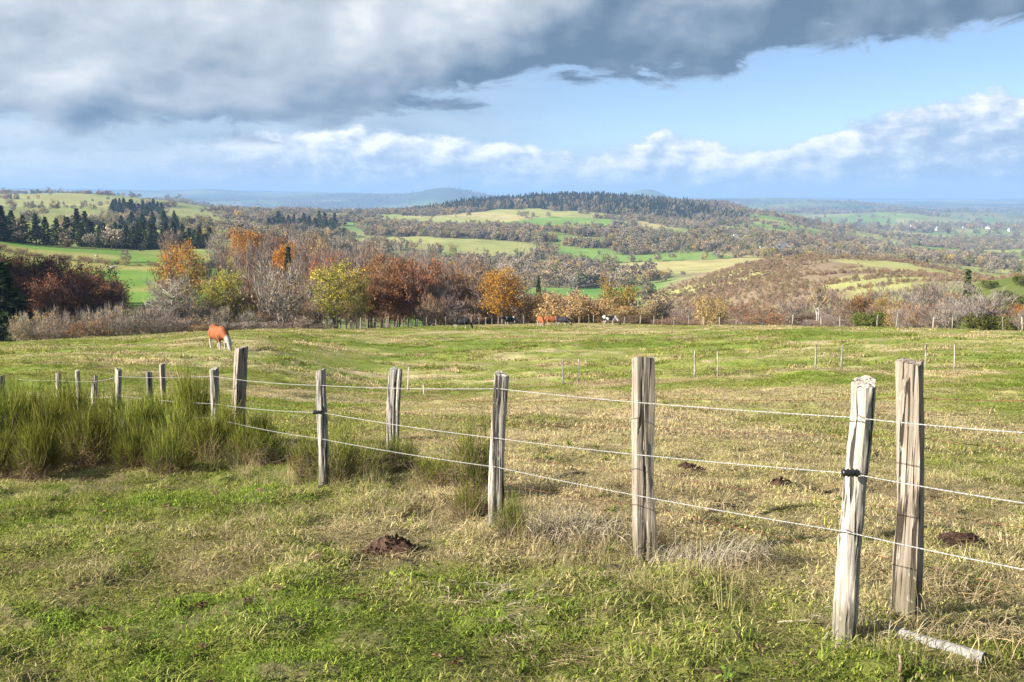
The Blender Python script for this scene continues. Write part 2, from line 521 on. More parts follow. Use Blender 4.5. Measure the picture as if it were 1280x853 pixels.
# ------------------------------------------------------------------ object helpers
def obj(name, me, mat=None, parent=None, loc=None):
    o = bpy.data.objects.new(name, me)
    C.objects.link(o)
    if mat is not None and me is not None:
        for m_ in (mat if isinstance(mat, (list, tuple)) else [mat]):
            me.materials.append(m_)
    if parent is not None:
        o.parent = parent
    if loc is not None:
        o.location = loc
    return o


def tag(o, label=None, cat=None, group=None, kind=None):
    if label:
        o['label'] = label
    if cat:
        o['category'] = cat
    if group:
        o['group'] = group
    if kind:
        o['kind'] = kind
    return o


def empty(name, loc, rz=0.0):
    o = bpy.data.objects.new(name, None)
    C.objects.link(o)
    o.location = loc
    o.rotation_euler = (0, 0, rz)
    o.empty_display_size = 0.2
    return o


class MB:
    """collects numpy vertex / face blocks"""
    def __init__(self):
        self.v, self.f, self.mi, self.n = [], [], [], 0

    def add(self, verts, faces, mi=0):
        verts = np.asarray(verts, float).reshape(-1, 3)
        self.v.append(verts)
        self.f += [tuple(i + self.n for i in f) for f in faces]
        self.mi += [mi] * len(faces)
        self.n += len(verts)

    def addn(self, verts, per, pattern, mi=0):
        """verts: (k, per, 3) blocks that share a face pattern"""
        verts = np.asarray(verts, float)
        k = verts.shape[0]
        self.v.append(verts.reshape(-1, 3))
        for f in pattern:
            idx = (np.arange(k)[:, None] * per + np.array(f)[None, :] + self.n)
            self.f += [tuple(r_) for r_ in idx.tolist()]
            self.mi += [mi] * k
        self.n += k * per

    def tube(self, pts, rad, sides=6, mi=0, cap=True):
        pts = [Vector(p) for p in pts]
        n = len(pts)
        rad = [rad] * n if np.isscalar(rad) else rad
        ref = None
        vs = []
        for i, p in enumerate(pts):
            t = (pts[min(i + 1, n - 1)] - pts[max(i - 1, 0)]).normalized()
            if ref is None:
                ref = t.orthogonal().normalized()
            ref = (ref - t * ref.dot(t)).normalized()
            b = t.cross(ref)
            for k in range(sides):
                a = 2 * PI * k / sides
                vs.append(p + (ref * math.cos(a) + b * math.sin(a)) * rad[i])
        fs = [(i * sides + k, i * sides + (k + 1) % sides, (i + 1) * sides + (k + 1) % sides, (i + 1) * sides + k)
              for i in range(n - 1) for k in range(sides)]
        if cap:
            fs.append(tuple(range(sides))[::-1])
            fs.append(tuple((n - 1) * sides + k for k in range(sides)))
        self.add([tuple(q) for q in vs], fs, mi)

    def mesh(self, name, smooth=True):
        me = bpy.data.meshes.new(name)
        me.from_pydata(np.concatenate(self.v).tolist(), [], self.f)
        if any(self.mi):
            me.polygons.foreach_set('material_index', self.mi)
        if smooth:
            me.polygons.foreach_set('use_smooth', [True] * len(me.polygons))
        me.update()
        return me


def new_mat(name):
    m = bpy.data.materials.new(name)
    m.use_nodes = True
    m.node_tree.nodes.clear()
    t = NT(m.node_tree)
    o = t.new('ShaderNodeOutputMaterial')
    return m, t, o


def principled(t, o, col, rough=0.85, normal=None, spec=0.25, metal=0.0):
    b = t.new('ShaderNodeBsdfPrincipled')
    t.put(b.inputs['Base Color'], col if isinstance(col, bpy.types.NodeSocket) else (*col, 1))
    t.put(b.inputs['Roughness'], rough)
    b.inputs['Specular IOR Level'].default_value = spec
    b.inputs['Metallic'].default_value = metal
    if normal is not None:
        t.put(b.inputs['Normal'], normal)
    t.t.links.new(b.outputs[0], o.inputs[0])
    return b


def bump(t, h, strength=0.5, dist=0.02):
    n = t.new('ShaderNodeBump')
    n.inputs['Strength'].default_value = strength
    n.inputs['Distance'].default_value = dist
    t.put(n.inputs['Height'], h)
    return n.outputs[0]


# ------------------------------------------------------------------ the ground, one sheet to the horizon
rings = [0.9]
while rings[-1] < 33000:
    d = rings[-1]
    rings.append(d * (1.017 if d < 10 else 1.009 if d < 60 else 1.013 if d < 150 else 1.013 if d < 4200 else 1.028))
rings = np.array(rings)
fine = np.radians(np.arange(-41, 41.01, 0.26))
coarse = np.radians(np.arange(44, 316.1, 4.0))
azg = np.concatenate([fine, coarse])
na, nr = len(azg), len(rings)
RR, AA = np.meshgrid(rings, azg, indexing='ij')
GX, GY = (RR * np.sin(AA)).ravel(), (RR * np.cos(AA)).ravel()
GZ = terrain(GX, GY)
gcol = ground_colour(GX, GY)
ii, jj = np.meshgrid(np.arange(nr - 1), np.arange(na), indexing='ij')
j2 = (jj + 1) % na
quads = np.stack([ii * na + jj, (ii + 1) * na + jj, (ii + 1) * na + j2, ii * na + j2], -1).reshape(-1, 4)[:, ::-1]
gv = np.vstack([np.stack([GX, GY, GZ], -1), [[0, 0, 0.0]]])
gm = bpy.data.meshes.new('ground')
cen = len(gv) - 1
nq, nt = len(quads), na
gm.vertices.add(len(gv))
gm.vertices.foreach_set('co', gv.ravel())
tri = np.stack([np.full(na, cen), (np.arange(na) + 1) % na, np.arange(na)], -1)
gm.loops.add(nq * 4 + nt * 3)
gm.loops.foreach_set('vertex_index', np.concatenate([quads.ravel(), tri.ravel()]))
gm.polygons.add(nq + nt)
gm.polygons.foreach_set('loop_start', np.concatenate([np.arange(nq) * 4, nq * 4 + np.arange(nt) * 3]))
gm.polygons.foreach_set('use_smooth', [True] * (nq + nt))
gm.update(calc_edges=True)
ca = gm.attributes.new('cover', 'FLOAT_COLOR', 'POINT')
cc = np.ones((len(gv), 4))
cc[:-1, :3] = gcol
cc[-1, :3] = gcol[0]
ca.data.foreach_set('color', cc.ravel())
m, t, o = new_mat('ground')
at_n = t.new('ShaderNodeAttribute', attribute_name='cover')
pos = t.new('ShaderNodeNewGeometry').outputs['Position']
nA = t.noise(pos, 9.0, 5, .6)
nB = t.noise(pos, 0.45, 4, .6)
nC = t.noise(pos, 0.03, 4, .6)
f = t.m('ADD', t.m('MULTIPLY', nA, .8), t.m('ADD', t.m('MULTIPLY', nB, .5), t.m('MULTIPLY', nC, .5)))
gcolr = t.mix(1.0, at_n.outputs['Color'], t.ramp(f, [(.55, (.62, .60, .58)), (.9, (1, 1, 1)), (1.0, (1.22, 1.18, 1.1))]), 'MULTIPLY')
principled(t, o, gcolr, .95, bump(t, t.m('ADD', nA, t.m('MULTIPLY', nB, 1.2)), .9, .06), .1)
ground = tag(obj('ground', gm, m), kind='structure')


# ------------------------------------------------------------------ vegetation materials
def leaf_mat(name, c1, c2, trans=.35, vary=.25, rough=.7):
    m, t, o = new_mat(name)
    geo = t.new('ShaderNodeNewGeometry')
    oi = t.new('ShaderNodeObjectInfo')
    col = t.mix(geo.outputs['Random Per Island'], c1, c2)
    pn = t.noise(t.new('ShaderNodeTexCoord').outputs['Object'], .55, 3, .6)
    col = t.mix(1.0, col, t.ramp(pn, [(.34, (.55, .62, .70)), (.52, (1, 1, 1)), (.70, (1.22, 1.12, 1.0))]), 'MULTIPLY')
    hs = t.new('ShaderNodeHueSaturation')
    t.put(hs.inputs['Color'], col)
    t.put(hs.inputs['Value'], t.m('ADD', 1 - vary, t.m('MULTIPLY', oi.outputs['Random'], 2 * vary)))
    t.put(hs.inputs['Hue'], t.m('ADD', .5 - vary * .05, t.m('MULTIPLY', t.m('FRACT', t.m('MULTIPLY', oi.outputs['Random'], 7.3)), vary * .1)))
    d = t.new('ShaderNodeBsdfDiffuse')
    tr = t.new('ShaderNodeBsdfTranslucent')
    t.put(d.inputs[0], hs.outputs[0])
    t.put(tr.inputs[0], hs.outputs[0])
    mx_ = t.new('ShaderNodeMixShader')
    mx_.inputs[0].default_value = trans
    t.t.links.new(d.outputs[0], mx_.inputs[1])
    t.t.links.new(tr.outputs[0], mx_.inputs[2])
    t.t.links.new(mx_.outputs[0], o.inputs[0])
    return m


def bark_mat(name, c1, c2):
    m, t, o = new_mat(name)
    oi = t.new('ShaderNodeObjectInfo')
    pos = t.new('ShaderNodeTexCoord').outputs['Object']
    n = t.noise(t.vm('MULTIPLY', pos, (3, 3, .6)), 2.0, 4, .6)
    principled(t, o, t.mix(n, c1, c2), .9, None, .1)
    return m


LEAF = {
    'russet': leaf_mat('russet_leaf', (.16, .075, .034), (.42, .215, .095)),
    'orange': leaf_mat('orange_leaf', (.30, .125, .024), (.44, .22, .045)),
    'vivid': leaf_mat('vivid_orange_leaf', (.46, .19, .015), (.58, .30, .03)),
    'yellow': leaf_mat('yellow_leaf', (.20, .18, .03), (.50, .43, .085)),
    'tan': leaf_mat('tan_leaf', (.25, .16, .07), (.52, .37, .17)),
    'olive': leaf_mat('olive_leaf', (.20, .15, .04), (.46, .31, .08)),
    'red': leaf_mat('red_leaf', (.28, .075, .035), (.42, .15, .06)),
    'brown': leaf_mat('brown_leaf', (.17, .10, .06), (.38, .25, .15)),
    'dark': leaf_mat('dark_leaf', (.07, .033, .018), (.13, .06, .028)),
    'needle': leaf_mat('spruce_needle', (.022, .038, .016), (.05, .072, .028), .15),
    'pine': leaf_mat('pine_needle', (.045, .062, .025), (.085, .10, .045), .15),
    'gorse': leaf_mat('broom_green', (.070, .085, .018), (.145, .165, .035), .3),
}
TWIG = {
    'grey': leaf_mat('grey_twig', (.12, .098, .084), (.38, .33, .285), .1, .15),
    'lilac': leaf_mat('lilac_twig', (.10, .072, .062), (.33, .25, .215), .1, .15),
    'brown': leaf_mat('brown_twig', (.11, .066, .045), (.34, .22, .145), .1, .15),
    'pale': leaf_mat('pale_twig', (.24, .205, .17), (.40, .35, .30), .1, .12),
    'darkt': leaf_mat('dark_twig', (.05, .035, .028), (.10, .07, .055), .1, .15),
}
BARK = bark_mat('bark', (.11, .09, .075), (.30, .26, .225))
BARKP = bark_mat('pale_bark', (.26, .23, .20), (.42, .39, .35))
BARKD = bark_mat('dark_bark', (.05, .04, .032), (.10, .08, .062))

rng = np.random.default_rng(7)


def rdir(n, r_):
    d = r_.normal(size=(n, 3))
    return d / np.linalg.norm(d, axis=1, keepdims=True)


def leaves(mb, cen, size, r_, mi=1, flat=0.0):
    """many small diamond leaf sprays"""
    n = len(cen)
    a = rdir(n, r_)
    a[:, 2] *= (1 - flat)
    a /= np.linalg.norm(a, axis=1, keepdims=True)
    b = np.cross(a, rdir(n, r_))
    b /= np.linalg.norm(b, axis=1, keepdims=True) + 1e-9
    s = size * (0.6 + .8 * r_.random((n, 1)))
    V = np.stack([cen - a * s, cen + b * s * .6, cen + a * s, cen - b * s * .6], 1)
    mb.addn(V, 4, [(0, 1, 2, 3)], mi)


def twigs(mb, p, d, length, width, r_, mi=0):
    n = len(p)
    side = np.cross(d, rdir(n, r_))
    side /= np.linalg.norm(side, axis=1, keepdims=True) + 1e-9
    L = length * (.5 + r_.random((n, 1)))
    bend = rdir(n, r_) * L * .12
    mid = p + d * L * .55 + bend
    V = np.stack([p - side * width, p + side * width, mid + side * width * .6, p + d * L + np.array((0, 0, .12)) * L, mid - side * width * .6], 1)
    mb.addn(V, 5, [(0, 1, 2, 4), (4, 2, 3)], mi)


def broadleaf(seed, H=12.0, Rw=4.5, hb=.25, stems=1, limbs=16, subs=6, nleaf=2600, lsize=.26, ntwig=1500, twlen=1.1, tww=.022,
              up=.5, top=.75, clump=.75, leaf_low=1.0, spread=1.0, lr=1.0):
    """returns (trunk mesh, crown mesh); crown slots: 0 twig, 1 leaf"""
    r_ = np.random.default_rng(seed)
    tk, cr = MB(), MB()
    ends, tw_p, tw_d = [], [], []
    st = []
    for s in range(stems):
        a = 2 * PI * s / stems + r_.random()
        lean = 0.0 if stems == 1 else (.25 + .45 * r_.random()) * spread
        base = Vector((math.cos(a) * .25 * (stems > 1), math.sin(a) * .25 * (stems > 1), -0.3))
        hh = H * (.86 if stems == 1 else .62 + .25 * r_.random())
        tip = Vector((math.cos(a) * Rw * lean, math.sin(a) * Rw * lean, hh))
        pts = [base.lerp(tip, k / 6) + Vector((r_.normal() * .09, r_.normal() * .09, 0)) * k * .35 for k in range(7)]
        r0 = H * .020 / (stems ** .45)
        tk.tube(pts, [r0 * (1 - .85 * k / 6) + .012 for k in range(7)], 6)
        st.append(pts)
    for i in range(limbs):
        pts = st[i % stems]
        fr = hb + (0.93 - hb) * (i + r_.random()) / limbs
        k = min(int(fr * 6), 5)
        p0 = pts[k].lerp(pts[k + 1], fr * 6 - k)
        a = i * 2.399 + r_.random() * .8
        zf = (fr - hb) / (1 - hb)
        rad = Rw * (math.sqrt(max(1 - abs((zf - .35) / .72) ** 2.2, .04))) * (.75 + .45 * r_.random())
        rise = H * (.06 + .16 * up * (1 + r_.random())) * (1.1 - .5 * zf)
        e = Vector((p0.x * .5 + math.cos(a) * rad, p0.y * .5 + math.sin(a) * rad, min(p0.z + rise, H * .99)))
        mid = p0.lerp(e, .5) + Vector((0, 0, -.04 * H * (1 - up) + .02 * H))
        lp = [p0.lerp(mid, .5), mid, mid.lerp(e, .5) + Vector((r_.normal(), r_.normal(), r_.normal())) * .15, e]
        lp = [p0] + lp
        rr_ = H * .0085 * lr * (1.1 - .5 * zf)
        tk.tube(lp, [rr_ * (1 - .82 * q / 4) + .010 for q in range(5)], 4, cap=False)
        for j in range(subs):
            f_ = .3 + .7 * (j + r_.random()) / subs
            kk = min(int(f_ * 4), 3)
            q0 = lp[kk].lerp(lp[kk + 1], f_ * 4 - kk)
            dv = Vector((r_.normal(), r_.normal(), r_.normal() * .7 + .5 * up + .15)).normalized() * (.28 + .3 * r_.random()) * Rw * .62
            q1 = q0 + dv
            if q1.z > H * 1.04:
                q1.z = H * 1.04
            tk.tube([q0, q0.lerp(q1, .5) + Vector((0, 0, .05)), q1], [rr_ * .42 + .008, rr_ * .25 + .008, .008], 3, cap=False)
            ends.append(q1)
            ends.append(q0.lerp(q1, .55))
    E = np.array([tuple(e) for e in ends])
    if ntwig:
        wt_ = r_.random(len(E)) ** 1.5 + .05
        idx = r_.choice(len(E), ntwig, p=wt_ / wt_.sum())
        base = E[idx] + r_.normal(size=(ntwig, 3)) * .12 * Rw * .3
        cdir = base - np.array((0, 0, H * .35))
        cdir /= np.linalg.norm(cdir, axis=1, keepdims=True)
        dd_ = cdir * .55 + rdir(ntwig, r_) * .75 + np.array((0, 0, up * .9))
        dd_ /= np.linalg.norm(dd_, axis=1, keepdims=True)
        twigs(cr, base, dd_, twlen, tww, r_, 0)
    if nleaf:
        wgt = r_.random(len(E)) ** 1.3 + .08
        wgt *= np.where(E[:, 2] > H * .6, leaf_low, 1.0)
        idx = r_.choice(len(E), nleaf, p=wgt / wgt.sum())
        cen = E[idx] + r_.normal(size=(nleaf, 3)) * clump * np.array((1, 1, .75))
        cen[:, 2] = np.clip(cen[:, 2], .3, H * 1.06)
        leaves(cr, cen, lsize, r_, 1)
    return tk.mesh('trunk'), cr.mesh('crown', False)


def conifer(seed, H=16.0, Rw=4.0, levels=24, per=10, lsize=.46, droop=.25, hb=.04, dens=8, irregular=.34):
    r_ = np.random.default_rng(seed)
    tk, cr = MB(), MB()
    tk.tube([(0, 0, -.3), (.03, 0, H * .5), (0, .02, H * .99)], [H * .014, H * .008, .02], 6)
    cen = []
    for L in range(levels):
        f_ = hb + (1 - hb) * (L / levels) ** .92
        z = H * f_
        rad = Rw * (1 - f_) ** .85 * (1 - irregular + 2 * irregular * r_.random()) + .12
        n = max(4, int(per * (1 - .5 * f_)))
        for k in range(n):
            a = 2 * PI * (k + r_.random() * .8) / n
            rr_ = rad * (.65 + .5 * r_.random())
            e = Vector((math.cos(a) * rr_, math.sin(a) * rr_, z - droop * rr_ + .15 * rr_ * r_.random()))
            if L % 2 == 0:
                tk.tube([(0, 0, z), tuple(e)], [.035, .012], 3, cap=False)
            for q in range(dens):
                s = (.25 + .8 * (q + r_.random()) / dens)
                cen.append((e.x * s + r_.normal() * .14, e.y * s + r_.normal() * .14, z + (e.z - z) * s + r_.normal() * .12))
    leaves(cr, np.array(cen), lsize, r_, 1, .45)
    return tk.mesh('trunk'), cr.mesh('crown', False)


T = {
    'beech': broadleaf(1, 14, 5.0, .2, 1, 22, 7, 6500, .20, 500, 1.0, .03, .45, clump=.8),
    'beech2': broadleaf(2, 15, 4.2, .25, 2, 22, 7, 5600, .20, 700, 1.1, .03, .6, clump=.75, spread=.6),
    'sparse': broadleaf(3, 13, 4.8, .22, 1, 20, 7, 1300, .25, 1600, 1.2, .021, .6, clump=.8, leaf_low=.5),
    'yellow': broadleaf(4, 12, 3.9, .12, 3, 26, 7, 5200, .155, 600, 1.0, .022, .9, clump=.55, spread=.7),
    'oak': broadleaf(5, 10, 5.2, .12, 2, 26, 7, 5600, .175, 900, 1.0, .02, .3, clump=.7, spread=.9),
    'oak2': broadleaf(6, 9, 4.4, .10, 3, 24, 7, 5000, .17, 900, .9, .02, .35, clump=.65, spread=.9),
    'bare': broadleaf(7, 12, 5.2, .15, 3, 30, 7, 0, .2, 1700, 1.25, .036, .8, spread=.8, lr=1.5),
    'bare2': broadleaf(8, 13, 4.6, .22, 1, 28, 7, 160, .2, 1500, 1.25, .034, .7, lr=1.5),
    'bare3': broadleaf(9, 9, 4.6, .06, 7, 30, 7, 160, .2, 1800, 1.1, .036, .95, spread=1.0, lr=1.4),
    'scrub': broadleaf(10, 4.5, 2.6, .04, 8, 24, 6, 300, .14, 800, .8, .028, 1.1, spread=.9, clump=.4),
    'scrub2': broadleaf(11, 4.0, 2.8, .03, 9, 24, 6, 600, .14, 650, .7, .028, .9, spread=1.0, clump=.4),
    'ash': broadleaf(12, 15, 4.8, .22, 1, 22, 7, 0, .2, 900, 1.4, .034, .75, lr=1.5),
    'birch': broadleaf(13, 12, 2.4, .3, 2, 22, 6, 900, .2, 1300, 1.0, .018, .6, clump=.5, spread=.4),
    'spruce': conifer(21, 17, 4.3),
    'spruce2': conifer(22, 18, 3.7, 24, 10, .46, .32),
    'pine': conifer(23, 13, 4.2, 16, 9, .5, -.05, .16, 8, .45),
    'gorse': broadleaf(14, 2.6, 2.0, .03, 9, 20, 6, 2600, .13, 500, .4, .01, 1.0, spread=1.0, clump=.32),
}
TH = {'beech': 14, 'beech2': 15, 'sparse': 13, 'yellow': 12, 'oak': 10, 'oak2': 9, 'bare': 12, 'bare2': 13, 'bare3': 9, 'scrub': 4.5,
      'scrub2': 4.0, 'ash': 15, 'birch': 12, 'spruce': 17, 'spruce2': 18, 'pine': 13, 'gorse': 2.6}
TW = {'beech': 5.9, 'beech2': 5.2, 'sparse': 5.8, 'yellow': 4.9, 'oak': 6.2, 'oak2': 5.5, 'bare': 6.4, 'bare2': 5.6, 'bare3': 5.8, 'scrub': 3.3,
      'scrub2': 3.4, 'ash': 5.6, 'birch': 3.2, 'spruce': 3.2, 'spruce2': 2.8, 'pine': 4.0, 'gorse': 2.4}
for k_, (a_, b_) in T.items():
    a_.materials.append(BARK)
    b_.materials.append(TWIG['grey'])
    b_.materials.append(LEAF['tan'])
trnd = random.Random(5)


def put_tree(kind, pos_, h, wpx_r, leaf, twig, name, label, group=None, bark=None, rz=None):
    """pos_: base; h: height in m; wpx_r: crown radius in m"""
    root = empty(name, pos_, trnd.random() * 6.28 if rz is None else rz)
    root.scale = (wpx_r / TW[kind], wpx_r / TW[kind], h / TH[kind])
    tk = obj('trunk', T[kind][0], None, root)
    tk.material_slots[0].link = 'OBJECT'
    tk.material_slots[0].material = bark or BARK
    cr = obj('crown', T[kind][1], None, root)
    for s_, m_ in ((0, TWIG[twig]), (1, LEAF[leaf])):
        cr.material_slots[s_].link = 'OBJECT'
        cr.material_slots[s_].material = m_
    tag(root, label, 'tree' if kind not in ('scrub', 'scrub2', 'gorse') else 'bush', group)
    return root


def tree_px(kind, px, top, Y, wpx, leaf, twig, name, label, group=None, bark=None, sink=0.0):
    b = place(px, Y)
    h = max(at(px, top, Y).z - b.z, 1.0) * 1.04
    b.z -= sink
    return put_tree(kind, b, h + sink, wpx / 2 / F * Y, leaf, twig, name, label, group, bark)


# ---- the standout trees beyond the pasture
G1 = 'trees beyond the pasture brow'
single = [
    ('yellow', 420, 329, 152, 76, 'yellow', 'grey', 'yellow_tree', 'tall bright yellow-green tree beside the russet beech grove'),
    ('yellow', 447, 345, 150, 46, 'yellow', 'grey', 'yellow_tree', 'small yellow-green tree tucked between the tall yellow tree and the beeches'),
    ('yellow', 283, 339, 144, 66, 'yellow', 'grey', 'yellow_tree', 'rounded yellow tree behind the grazing red cow'),
    ('sparse', 318, 347, 146, 44, 'red', 'brown', 'red_tree', 'small coral red tree between a yellow tree and a grey bush'),
    ('bare3', 352, 331, 141, 90, 'tan', 'grey', 'bare_bush', 'large leafless grey bush left of the tall yellow tree'),
    ('bare2', 216, 348, 140, 80, 'tan', 'pale', 'bare_tree', 'pale twisted leafless tree above the brown scrub'),
    ('oak', 228, 292, 330, 68, 'orange', 'brown', 'oak_tree', 'big orange-brown oak standing alone at the meadow edge'),
    ('beech', 310, 284, 400, 52, 'orange', 'brown', 'beech_tree', 'orange-brown beech beside the purple-grey grove'),
    ('beech', 358, 303, 330, 36, 'vivid', 'brown', 'maple_tree', 'vivid orange tree touching a small dark spruce'),
    ('spruce', 363, 311, 312, 26, 'needle', 'darkt', 'spruce_tree', 'small dark spruce in front of the vivid orange tree'),
    ('ash', 641, 318, 172, 62, 'tan', 'pale', 'ash_tree', 'tall pale leafless ash above the orange tree'),
    ('beech', 628, 335, 166, 60, 'orange', 'brown', 'oak_tree', 'rounded orange tree at the foot of the pale ash'),
    ('spruce', 673, 346, 300, 15, 'needle', 'darkt', 'spruce_tree', 'lone dark spruce above the tan oaks by the cows'),
    ('oak', 702, 360, 165, 84, 'tan', 'brown', 'oak_tree', 'broad tan oak behind the red cows'),
    ('oak2', 772, 347, 172, 66, 'olive', 'brown', 'oak_tree', 'domed olive-orange oak behind the black and white cow'),
    ('oak2', 742, 367, 166, 62, 'tan', 'brown', 'oak_tree', 'lower tan oak leaning against the olive-orange oak'),
    ('oak2', 800, 378, 168, 56, 'tan', 'lilac', 'oak_tree', 'greyish half-bare oak beside the olive-orange oak'),
    ('oak', 890, 364, 150, 54, 'tan', 'brown', 'oak_tree', 'single rounded tan-brown tree below the bracken knoll'),
    ('birch', 1022, 345, 128, 32, 'tan', 'pale', 'birch_tree', 'slim pale birch with few leaves at the pasture brow'),
    ('pine', 1207, 338, 240, 30, 'pine', 'darkt', 'pine_tree', 'dark green pine on the slope above the bare bushes'),
    ('bare', 1228, 360, 128, 82, 'tan', 'grey', 'bare_bush', 'broad leafless grey tree standing by the brow fence posts'),
    ('oak2', 1272, 376, 132, 40, 'orange', 'brown', 'orange_bush', 'orange bush beside the broad grey leafless tree'),
    ('oak2', 1108, 368, 175, 44, 'olive', 'brown', 'olive_tree', 'olive green tree between orange and purple-brown ones'),
    ('oak2', 1074, 361, 168, 40, 'russet', 'brown', 'orange_tree', 'rusty orange tree behind the slim birch'),
    ('bare3', 1150, 358, 190, 62, 'brown', 'lilac', 'bare_tree', 'purple-brown dome-shaped leafless tree below the pale meadow'),
    ('spruce2', 8, 330, 140, 74, 'needle', 'darkt', 'spruce_tree', 'almost black spruce at the end of the brown scrub'),
]
LANDMARK = []
COLW = {'grey': 'grey', 'lilac': 'mauve', 'brown': 'brown', 'pale': 'pale', 'darkt': 'dark'}
LEAFW = {'russet': 'russet', 'orange': 'orange', 'yellow': 'yellow', 'tan': 'tan', 'olive': 'olive', 'red': 'red-leaved', 'brown': 'brown-leaved', 'dark': 'dark brown'}


def near_label(noun, pos_, h, med, colour, tail=''):
    """size, colour and the nearest landmark tree"""
    q = min(LANDMARK, key=lambda l_: (l_[0][0] - pos_[0]) ** 2 + (l_[0][1] - pos_[1]) ** 2)
    size = 'tall' if h > med * 1.13 else 'low' if h < med * .87 else 'middling'
    return (size + ' ' + colour + ' ' + noun + ' near the ' + q[1] + tail).strip()


SHORTN = ['tall yellow-green tree', 'small yellow-green tree', 'rounded yellow tree', 'coral red tree', 'large grey bush', 'pale twisted tree', 'lone orange-brown oak', 'orange-brown beech',
          'vivid orange tree', 'small dark spruce', 'pale ash', 'rounded orange tree', 'lone dark spruce', 'broad tan oak', 'olive-orange oak', 'lower tan oak', 'half-bare oak', 'single tan-brown tree', 'slim birch',
          'dark green pine', 'broad grey leafless tree', 'orange bush', 'olive green tree', 'rusty orange tree', 'purple-brown domed tree', 'black spruce']
for a_, nm_ in zip(single, SHORTN):
    LANDMARK.append((tuple(place(a_[1], a_[3])), nm_))
for a_ in single:
    bk = BARKP if a_[6] == 'pale' else None
    tree_px(*a_[:9], group=None, bark=bk)

# ---- look-alikes in the belt: (kind, px, top, Y, width px, leaf, twig)
sets = {
    ('beech_tree', 'tall russet beech in the dense grove right of the yellow trees', 'russet beech grove'):
        [('beech2', 462, 322, 182, 52, 'russet', 'brown'), ('beech2', 485, 318, 176, 50, 'russet', 'brown'), ('beech', 510, 320, 180, 54, 'russet', 'brown'),
         ('beech2', 535, 324, 175, 50, 'russet', 'lilac'), ('beech2', 498, 326, 166, 42, 'russet', 'brown'), ('sparse', 555, 327, 186, 50, 'russet', 'lilac'),
         ('sparse', 478, 330, 168, 40, 'russet', 'brown'), ('sparse', 520, 333, 166, 40, 'russet', 'lilac')],
    ('bare_tree', 'leafless purple-brown tree behind the beech grove', 'purple-brown leafless trees'):
        [('bare', 575, 326, 205, 60, 'tan', 'lilac'), ('bare2', 600, 330, 196, 52, 'tan', 'brown'), ('bare2', 560, 335, 190, 44, 'tan', 'lilac'), ('bare', 440, 318, 240, 60, 'tan', 'brown'),
         ('bare2', 418, 316, 250, 50, 'red', 'brown'), ('bare', 392, 318, 260, 56, 'tan', 'lilac'), ('sparse', 405, 322, 235, 46, 'red', 'brown'),
         ('bare', 378, 330, 215, 52, 'tan', 'brown'), ('sparse', 585, 342, 186, 40, 'tan', 'brown'), ('sparse', 610, 350, 178, 34, 'orange', 'brown')],
    ('bare_tree', 'leafless grey tree in the grove beside the vivid orange tree', 'grey grove across the dip'):
        [('bare', 338, 288, 420, 46, 'tan', 'lilac'), ('bare', 372, 284, 440, 48, 'tan', 'lilac'), ('bare2', 398, 292, 430, 44, 'tan', 'brown'), ('bare', 420, 300, 420, 46, 'tan', 'grey'),
         ('bare', 445, 304, 400, 46, 'tan', 'lilac'), ('bare2', 275, 292, 420, 40, 'tan', 'pale'), ('sparse', 400, 304, 380, 40, 'tan', 'brown'), ('bare', 330, 306, 370, 48, 'tan', 'lilac'), ('bare', 385, 306, 340, 52, 'tan', 'lilac'),
         ('bare2', 215, 290, 430, 34, 'tan', 'lilac'), ('beech', 345, 292, 445, 40, 'russet', 'brown'), ('sparse', 470, 306, 420, 46, 'tan', 'lilac'), ('bare', 500, 308, 430, 50, 'tan', 'grey'), ('bare', 540, 312, 400, 50, 'tan', 'grey'), ('bare2', 590, 318, 380, 52, 'tan', 'lilac')],
    ('hazel_bush', 'grey-brown leafless hazel bush behind the black cow', 'hazel bushes at the brow'):
        [('bare3', 540, 371, 163, 40, 'tan', 'brown'), ('bare3', 566, 369, 166, 44, 'tan', 'lilac'), ('bare3', 592, 373, 168, 40, 'tan', 'brown'), ('bare3', 650, 378, 172, 44, 'tan', 'brown'), ('oak2', 615, 380, 172, 30, 'orange', 'brown')],
    ('scrub_bush', 'low brown leafless scrub bush along the left brow', 'brown scrub at the brow'): [],
    ('oak_tree', 'dark russet tree in the shaded wood below the meadow', 'shaded russet wood'): [],
    ('red_bush', 'reddish-brown leafless bush beside the single tan tree', 'reddish bushes at the brow'):
        [('bare3', 928, 380, 128, 42, 'red', 'brown'), ('bare3', 955, 384, 124, 44, 'russet', 'brown'), ('bare3', 985, 376, 132, 46, 'tan', 'lilac'), ('bare3', 1008, 372, 150, 44, 'tan', 'lilac'), ('scrub2', 968, 392, 121, 30, 'red', 'brown'),
         ('scrub2', 938, 394, 122, 30, 'russet', 'brown'), ('bare3', 852, 384, 160, 40, 'tan', 'lilac'), ('bare3', 828, 376, 176, 40, 'tan', 'lilac')],
    ('bare_bush', 'leafless mauve bush around the olive green tree', 'mauve bushes on the right'):
        [('bare3', 1042, 366, 165, 44, 'tan', 'lilac'), ('bare3', 1058, 380, 140, 36, 'tan', 'brown'), ('bare', 1092, 356, 200, 46, 'tan', 'lilac'), ('bare', 1128, 362, 180, 44, 'tan', 'grey'), ('bare3', 1092, 384, 140, 34, 'olive', 'brown'),
         ('bare', 1180, 352, 210, 48, 'tan', 'grey'), ('bare3', 1196, 372, 160, 40, 'tan', 'grey'), ('bare', 1160, 346, 230, 44, 'tan', 'lilac'), ('bare3', 1128, 386, 130, 30, 'tan', 'brown')],
    ('broom_bush', 'rounded green broom bush on the slope above the brow', 'broom on the right-hand slope'): [],
}
keys = list(sets)
